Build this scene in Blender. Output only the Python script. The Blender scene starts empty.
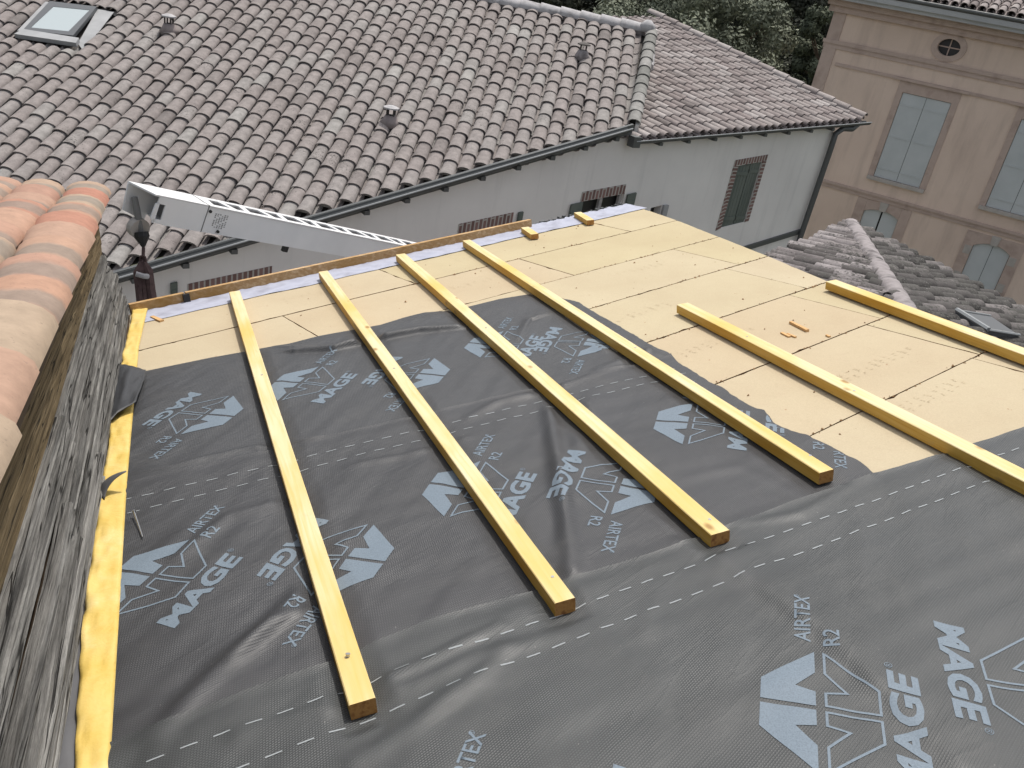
import bpy, bmesh, math, random
import numpy as np
from mathutils import Vector, Matrix, noise
from mathutils.geometry import tessellate_polygon
rad = math.radians
sc = bpy.context.scene

# ---------------------------------------------------------------- camera
FPX = 875.0
PITCH, ROLL = rad(26.8), rad(10.56)
upc = np.array([math.sin(ROLL)*math.cos(PITCH), math.cos(ROLL)*math.cos(PITCH), math.sin(PITCH)])
fwc = np.array([0, 0, -1.0]); ec = fwc - fwc@upc*upc; ec /= np.linalg.norm(ec); rc = np.cross(ec, upc)
M = np.array([rc, ec, upc])                      # camera axes -> world axes (x right, y ahead, z up)
cd = bpy.data.cameras.new("camera"); cam = bpy.data.objects.new("camera", cd)
sc.collection.objects.link(cam); sc.camera = cam
cam.matrix_world = Matrix([list(M[i]) + [0] for i in range(3)] + [[0, 0, 0, 1]])
cd.sensor_width = 36; cd.lens = 36*FPX/1024; cd.clip_start = .05; cd.clip_end = 3000

# ---------------------------------------------------------------- world and sun
SUN_AZ, SUN_EL = rad(14), rad(69)                # azimuth measured from +y towards +x
w = bpy.data.worlds.new("World"); sc.world = w; w.use_nodes = True
wn = w.node_tree; bg = wn.nodes["Background"]
sky = wn.nodes.new("ShaderNodeTexSky"); sky.sky_type = 'NISHITA'; sky.sun_disc = False
sky.sun_elevation = SUN_EL; sky.sun_rotation = SUN_AZ; sky.air_density = 1.2; sky.dust_density = 4; sky.ozone_density = .7
hs = wn.nodes.new('ShaderNodeHueSaturation'); hs.inputs['Saturation'].default_value = .4   # milky summer haze
wn.links.new(sky.outputs[0], hs.inputs['Color']); wn.links.new(hs.outputs[0], bg.inputs[0]); bg.inputs[1].default_value = 0.135
sl = bpy.data.lights.new("sun", 'SUN'); sl.energy = 2.6; sl.angle = rad(1.0); sl.color = (1, .955, .89)
so = bpy.data.objects.new("sun", sl); sc.collection.objects.link(so)
sd = Vector((math.sin(SUN_AZ)*math.cos(SUN_EL), math.cos(SUN_AZ)*math.cos(SUN_EL), math.sin(SUN_EL)))
so.rotation_euler = sd.to_track_quat('Z', 'Y').to_euler(); so.location = (0, 0, 20)
sc.view_settings.view_transform = 'Standard'; sc.view_settings.look = 'None'
sc.view_settings.exposure = 0.3; sc.view_settings.gamma = 1
sc.render.engine = 'CYCLES'

# ---------------------------------------------------------------- frames
def nrm(v): v = np.array(v, float); return v/np.linalg.norm(v)
def ray(x, y): return M@np.array([(x-512)/FPX, -(y-384)/FPX, -1.])
def hit(x, y, n, p0): r = ray(x, y); return r*((np.array(p0)@n)/(r@n))
D = 1.6
N = nrm(M@np.array([-0.0526, 0.9194, 0.3898]))
S = M@np.array([0.806, 0.2695, -0.527]); S = nrm(S-S@N*N)
Bv = M@np.array([-0.3552, 0.3475, -0.8677]); Bv = nrm(Bv-Bv@N*N)
Cc = np.cross(N, S); Cc = Cc if Cc@Bv > 0 else -Cc
B2 = np.cross(Bv, N); B2 = B2 if B2@S > 0 else -B2
def P(s, c, h=0): return s*S + c*Cc + (h-D)*N      # roof deck frame: s along the eave, c down the slope
def Q(x, y, h=0): return x*B2 + y*Bv + (h-D)*N     # same plane, axes across and along the battens
SB, CB = S@B2, Cc@B2
def sc2x(s, c): return s*SB + c*CB
def xleft(x, c): return (x - c*CB)/SB              # s on the line at distance x across the battens
def onroof(px, py, h=0):
    p = hit(px, py, N, (h-D)*N); return p
def sc_of(px, py, h=0): p = onroof(px, py, h); return float(p@S), float(p@Cc)
def xy_of(px, py, h=0): p = onroof(px, py, h); return float(p@B2), float(p@Bv)

# ---------------------------------------------------------------- object helpers
COL = sc.collection
def tagp(o, label=None, cat=None, group=None, kind=None):
    if label: o['label'] = label
    if cat: o['category'] = cat
    if group: o['group'] = group
    if kind: o['kind'] = kind
    return o
def thing(name, loc, label, cat, group=None):
    o = bpy.data.objects.new(name, None); COL.objects.link(o); o.location = Vector([float(a) for a in loc]); o.empty_display_size = .1
    return tagp(o, label, cat, group)
def obj(name, V, F, mat, parent=None, smooth=False, uv=None, col=None, midx=None, loc=None):
    """link vertices/faces given in world coordinates as one mesh object"""
    V = np.array([[float(a) for a in v] for v in V], float).reshape(-1, 3)
    off = np.array(parent.location) if parent is not None else (np.array(loc, float) if loc is not None else np.zeros(3))
    if parent is not None and parent.parent is not None: off = off + np.array(parent.parent.location)   # sub-part
    me = bpy.data.meshes.new(name); me.from_pydata((V-off).tolist(), [], [list(f) for f in F])
    mats = mat if isinstance(mat, (list, tuple)) else [mat]
    for m in mats: me.materials.append(m)
    if midx is not None: me.polygons.foreach_set("material_index", midx)
    if uv is not None:
        l = me.uv_layers.new(name="uv"); li = np.zeros(len(me.loops), int); me.loops.foreach_get("vertex_index", li)
        l.data.foreach_set("uv", np.array(uv, float)[li].ravel())
    if col is not None:
        ca = me.color_attributes.new("tint", 'FLOAT_COLOR', 'POINT'); ca.data.foreach_set("color", np.array(col, float).ravel())
    if smooth: me.polygons.foreach_set("use_smooth", [True]*len(me.polygons))
    me.validate(); me.update()
    o = bpy.data.objects.new(name, me); COL.objects.link(o)
    if parent is not None: o.parent = parent
    elif loc is not None: o.location = Vector([float(a) for a in loc])
    return o
class MB:
    def __init__(s): s.V = []; s.F = []; s.mi = []
    def add(s, V, F, mi=0):
        k = len(s.V); s.V += [np.array(v, float) for v in V]; s.F += [[i+k for i in f] for f in F]; s.mi += [mi]*len(F)
    def hexa(s, p, mi=0):                          # 8 points: bottom ring, top ring
        s.add(p, [(0, 3, 2, 1), (4, 5, 6, 7), (0, 1, 5, 4), (1, 2, 6, 5), (2, 3, 7, 6), (3, 0, 4, 7)], mi)
    def box(s, o, a, b, c, mi=0):                  # corner and three edge vectors
        o, a, b, c = map(np.array, (o, a, b, c)); s.hexa([o, o+a, o+a+b, o+b, o+c, o+a+c, o+a+b+c, o+b+c], mi)
    def quad(s, a, b, c, d, mi=0): s.add([a, b, c, d], [(0, 1, 2, 3)], mi)
    def tube(s, pts, r, n=8, mi=0, cap=True):
        pts = [np.array(p, float) for p in pts]; rr = r if isinstance(r, (list, tuple)) else [r]*len(pts)
        k = len(s.V); ref = None
        for i, p in enumerate(pts):
            t = pts[min(i+1, len(pts)-1)]-pts[max(i-1, 0)]; t = t/np.linalg.norm(t)
            if ref is None: ref = np.cross(t, [0, 0, 1]) if abs(t[2]) < .9 else np.cross(t, [1, 0, 0])
            a = ref-ref@t*t; a /= np.linalg.norm(a); ref = a; b = np.cross(t, a)
            for j in range(n):
                th = 2*math.pi*j/n; s.V.append(p+rr[i]*(math.cos(th)*a+math.sin(th)*b))
        for i in range(len(pts)-1):
            for j in range(n):
                s.F.append([k+i*n+j, k+i*n+(j+1) % n, k+(i+1)*n+(j+1) % n, k+(i+1)*n+j]); s.mi.append(mi)
        if cap:
            s.F.append([k+j for j in range(n)][::-1]); s.F.append([k+(len(pts)-1)*n+j for j in range(n)]); s.mi += [mi, mi]
    def obj(s, name, mat, parent=None, smooth=False, **k): return obj(name, s.V, s.F, mat, parent, smooth, midx=s.mi, **k)

# ---------------------------------------------------------------- materials
def mat(name, base, rough=.8, spec=.3, metal=0):
    m = bpy.data.materials.new(name); m.use_nodes = True; b = m.node_tree.nodes["Principled BSDF"]
    b.inputs["Base Color"].default_value = (*base, 1); b.inputs["Roughness"].default_value = rough
    b.inputs["Specular IOR Level"].default_value = spec; b.inputs["Metallic"].default_value = metal
    return m
class NT:
    def __init__(s, m): s.m = m; s.t = m.node_tree; s.b = s.t.nodes["Principled BSDF"]
    def n(s, typ, **k):
        x = s.t.nodes.new(typ)
        for a, v in k.items(): setattr(x, a, v)
        return x
    def l(s, a, b): s.t.links.new(a, b)
    def coord(s, kind='Object', scale=(1, 1, 1), rot=(0, 0, 0)):
        c = s.n("ShaderNodeTexCoord"); mp = s.n("ShaderNodeMapping"); mp.inputs["Scale"].default_value = scale; mp.inputs["Rotation"].default_value = rot
        s.l(c.outputs[kind], mp.inputs[0]); return mp.outputs[0]
    def noise(s, vec, scale, detail=4, rough=.55, dist=0):
        x = s.n("ShaderNodeTexNoise"); x.inputs["Scale"].default_value = scale; x.inputs["Detail"].default_value = detail
        x.inputs["Roughness"].default_value = rough; x.inputs["Distortion"].default_value = dist
        if vec is not None: s.l(vec, x.inputs["Vector"])
        return x.outputs["Fac"]
    def ramp(s, f, pts, interp='LINEAR'):
        x = s.n("ShaderNodeValToRGB"); x.color_ramp.interpolation = interp; e = x.color_ramp.elements
        while len(e) < len(pts): e.new(.5)
        for i, (p, c) in enumerate(pts):
            e[i].position = p; e[i].color = (*c, 1) if len(c) == 3 else c
        s.l(f, x.inputs[0]); return x.outputs[0]
    def mix(s, f, a, b, typ='MIX'):
        x = s.n("ShaderNodeMix", data_type='RGBA', blend_type=typ)
        for i, v in ((0, f), (6, a), (7, b)):
            if hasattr(v, 'is_linked'): s.l(v, x.inputs[i])
            elif i == 0: x.inputs[0].default_value = v
            else: x.inputs[i].default_value = (*v, 1)
        return x.outputs[2]
    def math(s, op, a, b=0, c=None):
        x = s.n("ShaderNodeMath", operation=op)
        for i, v in enumerate((a, b) if c is None else (a, b, c)):
            if hasattr(v, 'is_linked'): s.l(v, x.inputs[i])
            else: x.inputs[i].default_value = v
        return x.outputs[0]
    def base(s, c): s.l(c, s.b.inputs["Base Color"])
    def bump(s, h, strength=.3, dist=.01):
        x = s.n("ShaderNodeBump"); x.inputs["Strength"].default_value = strength; x.inputs["Distance"].default_value = dist
        s.l(h, x.inputs["Height"]); s.l(x.outputs[0], s.b.inputs["Normal"])
G = lambda v: (v, v, v)
def m_noise(name, cols, scale=3, detail=6, rough=.85, spec=.25, bump=.2, bscale=40, bdist=.004, stretch=(1, 1, 1)):
    m = mat(name, cols[0], rough, spec); t = NT(m); v = t.coord('Object', stretch)
    f = t.noise(v, scale, detail); k = len(cols)
    t.base(t.ramp(f, [(.3+.4*i/(k-1), c) for i, c in enumerate(cols)]))
    if bump: t.bump(t.noise(v, bscale, 3), bump, bdist)
    return m
def m_tile(name, cols, spots, mott=.7, rough=.85):
    """fired clay tiles: a tint for each tile, mottling, dark lichen spots"""
    m = mat(name, cols[0][1], rough, .2); t = NT(m)
    at = t.n("ShaderNodeAttribute", attribute_name="tint"); sp = t.n("ShaderNodeSeparateColor"); t.l(at.outputs["Color"], sp.inputs[0])
    v = t.coord('Object'); c = t.ramp(sp.outputs[0], cols)
    n1 = t.noise(v, 9, 6, .65); c = t.mix(mott, c, t.ramp(n1, [(.3, G(.45)), (.7, G(1.0))]), 'MULTIPLY')
    n2 = t.noise(v, 38, 4, .7); n3 = t.noise(v, 2.1, 3)
    k = t.math('MULTIPLY', n2, t.math('ADD', n3, .42)); c = t.mix(t.ramp(k, [(spots, G(0)), (spots+.09, G(1))]), c, (.075, .072, .066))
    n4 = t.noise(v, 55, 2, .7); c = t.mix(t.ramp(n4, [(.66, G(0)), (.74, G(.55))]), c, (.5, .49, .46))
    t.base(c); t.bump(t.math('ADD', n2, t.math('MULTIPLY', n1, 1.5)), .5, .006); return m
M_tileL = m_tile("weathered_tile", [(0, (.13, .12, .113)), (.12, (.22, .196, .187)), (.3, (.285, .252, .24)), (.5, (.3, .268, .256)), (.7, (.305, .28, .268)), (.86, (.33, .315, .3)), (1, (.4, .385, .365))], .6)
M_tileR = m_tile("pinkish_tile", [(0, (.19, .165, .158)), (.3, (.28, .24, .23)), (.6, (.33, .293, .28)), (1, (.42, .385, .37))], .68)
M_tileV = m_tile("greenish_verge_tile", [(0, (.2, .2, .185)), (.5, (.27, .265, .25)), (1, (.34, .33, .315))], .66)
M_tileM = m_tile("lichen_tile", [(0, (.07, .063, .06)), (.3, (.17, .152, .15)), (.6, (.25, .223, .22)), (1, (.33, .3, .298))], .47, .85)
M_tileD = m_tile("mossy_dark_tile", [(0, (.04, .037, .035)), (.5, (.085, .078, .075)), (1, (.22, .2, .195))], .44, .85)
M_cap = m_noise("grey_mortared_cap", [(.19, .17, .17), (.28, .255, .255), (.1, .09, .09)], 5, 8, bump=.5, bscale=30, bdist=.01)
M_ventb = m_noise('pinkish_vent_clay', [(.2, .17, .165), (.28, .24, .23)], 12)
M_ridge = m_noise("pale_ridge_tile", [(.33, .325, .33), (.42, .41, .415), (.26, .25, .25)], 6, 6, bump=.3)
M_chan = m_noise("dark_channel", [(.06, .055, .05), (.1, .092, .088)], 12, 4)
# banded orange canal tile
M_or = mat("banded_terracotta", (.55, .35, .25), .8, .25); t = NT(M_or)
at = t.n("ShaderNodeAttribute", attribute_name="tint"); sp = t.n("ShaderNodeSeparateColor"); t.l(at.outputs["Color"], sp.inputs[0])
v = t.coord('Object'); nz = t.noise(v, 5, 5, .6)
body = t.ramp(sp.outputs[0], [(0, (.38, .18, .125)), (.25, (.42, .275, .19)), (.5, (.4, .24, .175)), (.8, (.37, .29, .21)), (1, (.36, .19, .14))])
pos = t.math('ADD', sp.outputs[2], t.math('MULTIPLY', nz, .3)); b0 = t.math('ADD', t.math('MULTIPLY', sp.outputs[1], .45), .5)
band = t.ramp(t.math('ABSOLUTE', t.math('SUBTRACT', pos, b0)), [(.12, G(1)), (.21, G(0))])
band = t.math('MULTIPLY', band, t.math('GREATER_THAN', t.math('FRACT', t.math('MULTIPLY', sp.outputs[0], 5.3)), .3))
c = t.mix(t.math('MULTIPLY', band, .65), body, (.2, .185, .16))
edge = t.ramp(t.math('ADD', sp.outputs[2], t.math('MULTIPLY', nz, .04)), [(.88, G(0)), (.9, G(1))])
edge = t.math('MULTIPLY', edge, t.math('GREATER_THAN', sp.outputs[1], .95)); c = t.mix(t.math('MULTIPLY', edge, .7), c, (.5, .48, .46))
c = t.mix(.6, c, t.ramp(t.noise(v, 14, 7, .7), [(.3, G(.6)), (.7, G(1.05))]), 'MULTIPLY')
n2 = t.noise(v, 60, 3, .7); c = t.mix(t.ramp(n2, [(.3, G(.5)), (.37, G(0))]), c, (.17, .13, .1))
t.base(c); t.bump(t.math('ADD', n2, nz), .35, .003)
# yellow treated batten wood
def m_wood(name, c1, c2, c3, sx=.6, rough=.6):
    m = mat(name, c1, rough, .35); t = NT(m); v = t.coord('Object', (sx, 14, 14)); v2 = t.coord('Object', (.9, 2.2, 2.2))
    oi = t.n("ShaderNodeObjectInfo"); ad = t.n("ShaderNodeVectorMath", operation='ADD'); t.l(v, ad.inputs[0]); 
    mu = t.math('MULTIPLY', oi.outputs["Random"], 37); cb = t.n("ShaderNodeCombineXYZ"); t.l(mu, cb.inputs[0]); t.l(mu, cb.inputs[1]); t.l(cb.outputs[0], ad.inputs[1])
    g = t.noise(ad.outputs[0], 3.2, 6, .6, .6); c = t.ramp(g, [(.3, c2), (.5, c1), (.72, c3)])
    blo = t.noise(v2, 1.6, 3); c = t.mix(t.ramp(blo, [(.46, G(0)), (.7, G(.8))]), c, tuple(a*b for a, b in zip(c2, (.95, .88, .45))))
    ad2 = t.n("ShaderNodeVectorMath", operation='ADD'); vk = t.coord('Object', (1, 1.9, 1.9)); t.l(vk, ad2.inputs[0]); t.l(cb.outputs[0], ad2.inputs[1])
    vo = t.n("ShaderNodeTexVoronoi"); vo.inputs["Scale"].default_value = 4.2; t.l(ad2.outputs[0], vo.inputs["Vector"])
    dirt = t.noise(t.coord('Object', (3, 9, 9)), 3, 6, .75); c = t.mix(t.ramp(dirt, [(.58, G(0)), (.75, G(.4))]), c, (.36, .29, .17))
    kn = t.ramp(vo.outputs["Distance"], [(.06, G(.9)), (.13, G(0))]); c = t.mix(kn, c, (.3, .17, .05))
    t.base(c); t.bump(g, .25, .002); return m
M_bat = m_wood("yellow_treated_wood", (.64, .53, .3), (.61, .45, .18), (.68, .585, .38))
M_batshade = m_wood("yellow_treated_wood_shaded_side", (.56, .35, .075), (.48, .26, .035), (.62, .42, .13))  # same wood coloured deeper, painting in the shade on the side faces
M_end = m_noise("shaded_batten_end_grain", [(.3, .14, .04), (.42, .22, .07), (.2, .08, .025)], 45, 4, stretch=(1, 1, 1))  # end grain, its brown deepened to paint in shade on the ends
M_fasc = m_wood("brown_eave_timber", (.42, .27, .13), (.33, .19, .08), (.6, .44, .27), .5, .8)
M_chip = m_noise("offcut_wood", [(.45, .26, .11), (.6, .38, .18)], 20, 4)
# wood-fibre boards
M_board = mat("fibre_board", (.62, .47, .29), .85, .15); t = NT(M_board); v = t.coord('Object')
oi = t.n("ShaderNodeObjectInfo"); c = t.ramp(oi.outputs["Random"], [(0, (.49, .405, .275)), (.5, (.5, .43, .3)), (1, (.485, .415, .265))])
n1 = t.noise(v, 1.3, 5, .6); c = t.mix(.75, c, t.ramp(n1, [(.3, (.86, .82, .8)), (.7, (1, 1, 1))]), 'MULTIPLY')
n2 = t.noise(v, 160, 3, .8); c = t.mix(.35, c, t.ramp(n2, [(.3, G(.6)), (.65, G(1))]), 'MULTIPLY')
n3 = t.noise(t.coord('Object', (1, 4, 4)), 7, 4, .7); c = t.mix(t.ramp(n3, [(.56, G(0)), (.72, G(.3))]), c, (.4, .31, .22))
n4 = t.noise(v, 26, 2, .5); c = t.mix(t.ramp(n4, [(.745, G(0)), (.76, G(.8))]), c, (.3, .17, .1))
t.base(c); t.bump(n2, .25, .002)
M_smudge = mat("faded_stamp_ink", (.44, .355, .235), .9, .1)
M_edge = m_noise("board_edge", [(.22, .13, .07), (.33, .2, .1)], 30)
M_deck = m_noise("dark_deck_timber", [(.06, .04, .025), (.1, .07, .045)], 6)
# breather membrane: one woven material in three slightly different rolls
def m_mem(name, lo, hi):
    m = mat(name, lo, .45, .55); t = NT(m); uvn = t.n("ShaderNodeUVMap")
    mp = t.n("ShaderNodeMapping"); mp.inputs["Scale"].default_value = (120, 76, 1); t.l(uvn.outputs[0], mp.inputs[0])
    br = t.n("ShaderNodeTexBrick"); br.inputs["Scale"].default_value = 1; br.inputs["Mortar Size"].default_value = .22; br.inputs["Mortar Smooth"].default_value = .6
    br.inputs["Brick Width"].default_value = 1; br.inputs["Row Height"].default_value = .5
    br.inputs["Color1"].default_value = (1, 1, 1, 1); br.inputs["Color2"].default_value = (.84, .84, .84, 1); br.inputs["Mortar"].default_value = (.1, .1, .1, 1)
    t.l(mp.outputs[0], br.inputs["Vector"]); u = uvn.outputs[0]
    nb = t.noise(u, 1.4, 5, .65); c = t.ramp(nb, [(.3, lo), (.7, hi)])
    c = t.mix(.8, c, t.ramp(br.outputs["Color"], [(0, G(.25)), (1, G(1.2))]), 'MULTIPLY')
    du = t.noise(u, 3.2, 7, .72, .5); c = t.mix(t.ramp(du, [(.55, G(0)), (.78, G(.16))]), c, (.17, .165, .155))      # building dust
    nd = t.noise(u, 90, 2, .6); c = t.mix(t.ramp(nd, [(.73, G(0)), (.77, G(.5))]), c, (.35, .34, .32))
    t.base(c); t.l(t.ramp(du, [(.3, G(.4)), (.7, G(.58))]), t.b.inputs["Roughness"])
    b1 = t.n("ShaderNodeBump"); b1.inputs["Strength"].default_value = .15; b1.inputs["Distance"].default_value = .02
    mp2 = t.n("ShaderNodeMapping"); mp2.inputs["Rotation"].default_value = (0, 0, -.9); mp2.inputs["Scale"].default_value = (2.2, 11, 1); t.l(u, mp2.inputs[0])
    ridge = t.math('ABSOLUTE', t.math('SUBTRACT', t.noise(mp2.outputs[0], 1.3, 3, .5, .6), .5)); rdg = t.ramp(ridge, [(0, G(1)), (.09, G(0))])
    msk = t.ramp(t.noise(u, 1.1, 2), [(.4, G(.08)), (.65, G(.32))]); t.l(t.math('ADD', t.math('MULTIPLY', rdg, msk), t.math('MULTIPLY', t.noise(u, 7, 4, .55), .5)), b1.inputs["Height"])
    b2 = t.n("ShaderNodeBump"); b2.invert = True; b2.inputs["Strength"].default_value = .5; b2.inputs["Distance"].default_value = .0014
    t.l(br.outputs["Fac"], b2.inputs["Height"]); t.l(b1.outputs[0], b2.inputs["Normal"]); t.l(b2.outputs[0], t.b.inputs["Normal"]); return m
M_mem = m_mem("woven_grey_membrane", (.041, .043, .048), (.055, .057, .062))
M_memB = m_mem("woven_charcoal_membrane", (.039, .04, .044), (.053, .054, .059))
M_memA = m_mem("woven_greenish_grey_membrane", (.044, .048, .049), (.061, .066, .067))
M_print = mat("pale_blue_print", (.30, .36, .42), .6, .35); t = NT(M_print)
v = t.coord('Object'); n_ = t.noise(v, 240, 2, .7); t.base(t.ramp(n_, [(.25, (.105, .135, .165)), (.6, (.155, .195, .235))]))
M_dash = mat("pale_dash_print", (.28, .3, .31), .6, .3)
M_flap = mat("membrane_underside", (.1, .1, .105), .55, .4)
M_yel = mat("yellow_edge_tape", (.78, .55, .12), .5, .4); t = NT(M_yel); v = t.coord('Object')
n1 = t.noise(v, 6, 5, .6); n2 = t.noise(v, 130, 2, .6); c = t.ramp(n1, [(.3, (.56, .38, .07)), (.55, (.63, .46, .14)), (.75, (.68, .54, .25))])
w1 = t.noise(t.coord('UV', (9, 7, 1)), 1., 3, .5, .8); t.base(c); t.bump(t.math('ADD', t.math('MULTIPLY', w1, 3.), t.math('ADD', n1, t.math('MULTIPLY', n2, .2))), .55, .006)
M_lav = m_noise("pale_lavender_eave_sheet", [(.31, .325, .4), (.38, .395, .47), (.27, .275, .33)], 6, 5, rough=.6)
# weathered plank wood
def m_plank(name, c0, c1, c2, ang):
    m = mat(name, c1, .9, .15); t = NT(m); v = t.coord('UV', (.55, 16, 1)); g = t.noise(v, 3, 8, .65, .5)
    v3 = t.coord('UV', (.9, 60, 1)); g3 = t.noise(v3, 3, 6, .75, .4)
    c = t.ramp(g, [(.3, c0), (.47, c1), (.7, c2)]); c = t.mix(.6, c, t.ramp(g3, [(.35, G(.3)), (.55, G(1))]), 'MULTIPLY')
    v2 = t.coord('UV', (.8, 5, 1)); b = t.noise(v2, 2.5, 6, .7); c = t.mix(t.ramp(b, [(.5, G(0)), (.7, G(.75))]), c, c0)
    vc = t.coord('UV', (.35, 11, 1)); cr = t.noise(vc, 2.2, 3, .5, .4); li = t.ramp(t.math('ABSOLUTE', t.math('SUBTRACT', cr, .5)), [(.003, G(1)), (.011, G(0))])
    c = t.mix(t.math('MULTIPLY', li, .9), c, (.012, .011, .01)); oi = t.n("ShaderNodeObjectInfo"); c = t.mix(.8, c, t.ramp(oi.outputs["Random"], [(0, G(.55)), (1, G(1.15))]), 'MULTIPLY')
    t.base(c); t.bump(t.math('SUBTRACT', t.math('ADD', g, t.math('MULTIPLY', g3, .7)), t.math('MULTIPLY', li, 1.5)), .9, .014); return m
M_grey = m_plank("weathered_grey_plank", (.05, .048, .045), (.2, .193, .18), (.42, .41, .385), 0)
M_och = m_plank("stained_ochre_board", (.12, .085, .045), (.27, .2, .11), (.38, .295, .18), 0)
# buildings
M_white = mat("offwhite_render", (.55, .54, .53), .9, .15); t = NT(M_white); v = t.coord('Object'); n1 = t.noise(v, .7, 6, .6)
c = t.ramp(n1, [(.3, (.68, .66, .64)), (.7, (.78, .76, .735))]); vs = t.coord('Object', (3, 3, .25)); n2 = t.noise(vs, 1.6, 5, .65)
c = t.mix(t.ramp(n2, [(.52, G(0)), (.8, G(.3))]), c, (.4, .4, .39)); t.base(c); t.bump(t.noise(v, 60, 3), .2, .004)
M_pink = mat("dusty_pink_render", (.38, .3, .265), .9, .15); t = NT(M_pink); v = t.coord('Object'); n1 = t.noise(v, .5, 6, .6)
c = t.ramp(n1, [(.3, (.6, .475, .395)), (.7, (.69, .555, .465))]); vs = t.coord('Object', (2, 2, .3)); n2 = t.noise(vs, 1.3, 5, .65)
c = t.mix(t.ramp(n2, [(.5, G(0)), (.8, G(.4))]), c, (.27, .21, .18)); t.base(c); t.bump(t.noise(v, 30, 4), .2, .006)
M_pinktrim = m_noise("brick_pink_trim", [(.42, .325, .28), (.47, .37, .32), (.36, .275, .235)], 2.5, 7)
M_stone = m_noise("pale_stone_block", [(.36, .33, .3), (.45, .42, .39)], 5)
M_cornice = m_noise("grey_painted_cornice", [(.36, .37, .38), (.44, .45, .455)], 1.5, rough=.6)
M_shut = m_noise("grey_blue_shutter_paint", [(.44, .47, .475), (.5, .525, .53)], 1.6, 6, rough=.6, bump=.15)
M_green = m_noise("faded_green_shutter", [(.105, .125, .11), (.15, .17, .15)], 5, 5, rough=.7, stretch=(1, 1, .2))
M_dark = mat("dark_opening", (.02, .02, .022), .4, .5)
M_brick = mat("thin_red_brick", (.25, .14, .12), .9, .15); t = NT(M_brick); br = t.n("ShaderNodeTexBrick"); v = t.coord('UV'); t.l(v, br.inputs["Vector"])
br.inputs["Scale"].default_value = 1; br.inputs["Brick Width"].default_value = .3; br.inputs["Row Height"].default_value = .07; br.inputs["Mortar Size"].default_value = .012
br.inputs["Color1"].default_value = (.16, .1, .09, 1); br.inputs["Color2"].default_value = (.25, .155, .14, 1); br.inputs["Mortar"].default_value = (.4, .38, .35, 1)
t.base(br.outputs["Color"])
M_zinc = mat("dark_zinc", (.1, .105, .105), .5, .5, .3)
M_rim = mat("grey_gutter_rim", (.3, .31, .31), .4, .5, .3)
M_lead = m_noise("grey_flashing", [(.28, .285, .29), (.36, .365, .37)], 4, rough=.6)
M_frame = mat("dark_window_frame", (.09, .095, .1), .4, .5)
M_glass = mat("skylight_glass", (.38, .43, .44), .08, .9)
M_alu = mat("white_painted_jib", (.8, .8, .8), .45, .4); t = NT(M_alu); t.base(t.ramp(t.noise(t.coord('Object'), 2.5, 5), [(.3, (.74, .745, .75)), (.7, (.84, .84, .84))]))
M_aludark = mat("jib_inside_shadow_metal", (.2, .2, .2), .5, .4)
M_steel = mat("steel", (.5, .5, .5), .35, .5, .9)
M_black = mat("black_rubber", (.02, .02, .02), .5, .4)
M_strap = m_noise("brown_sling", [(.07, .045, .045), (.12, .08, .075)], 30)
M_leaf = {}
def m_leaf(name, a, b):
    m = mat(name, a, .75, .2); t = NT(m); at = t.n("ShaderNodeAttribute", attribute_name="tint"); sp = t.n("ShaderNodeSeparateColor"); t.l(at.outputs["Color"], sp.inputs[0])
    t.base(t.ramp(sp.outputs[0], [(0, a), (1, b)])); return m
M_pine = m_leaf("pine_needles", (.1, .115, .085), (.27, .29, .21))
M_oak = m_leaf("dark_leaves", (.024, .027, .021), (.08, .084, .062))
M_grn2 = m_leaf("mid_green_leaves", (.05, .062, .042), (.16, .175, .115))
M_bark = m_noise("bark", [(.07, .05, .035), (.14, .1, .07)], 8)
M_ground = m_noise("dry_grass_ground", [(.05, .06, .03), (.09, .09, .05)], .3)
M_road = m_noise("asphalt", [(.045, .045, .047), (.06, .06, .062)], 2)
M_pave = m_noise("pavement_slabs", [(.2, .19, .18), (.27, .26, .24)], 2)

# ---------------------------------------------------------------- canal tiles
def add_tile(buf, o, e, d, n, w0, w1, L, hgt, th, lift, tint, ns=8, inv=False):
    """o: upper end centre; e across, d down slope, n up; w0/w1 half widths of upper and lower end"""
    V, F, T = buf; k = len(V); rings = ((0, 0.), (0, .5), (0, 1.), (1, 1.), (1, .55)); sg = -1 if inv else 1
    rings = ((0, 0.), (0, .5), (0, 1.), (0, 1.), (1, 1.), (1, 1.), (1, .55))
    for inner, tt in rings:
        wv = (w0+(w1-w0)*tt) - (th if inner else 0); hh = hgt*(.88+.12*tt) - (th if inner else 0); c0 = o + d*(L*tt) + n*(lift*tt)
        for j in range(ns+1):
            a = math.pi*j/ns; V.append(c0 + e*(math.cos(a)*wv) + n*(sg*math.sin(a)*hh + (hgt if inv else 0))); T.append((tint[0], tint[1], tt, 1))
    q = ns+1
    for r in (0, 1, 3, 5):
        for j in range(ns):
            a, b = k+r*q+j, k+(r+1)*q+j; F.append((a, a+1, b+1, b) if not inv else (a, b, b+1, a+1))
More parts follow.
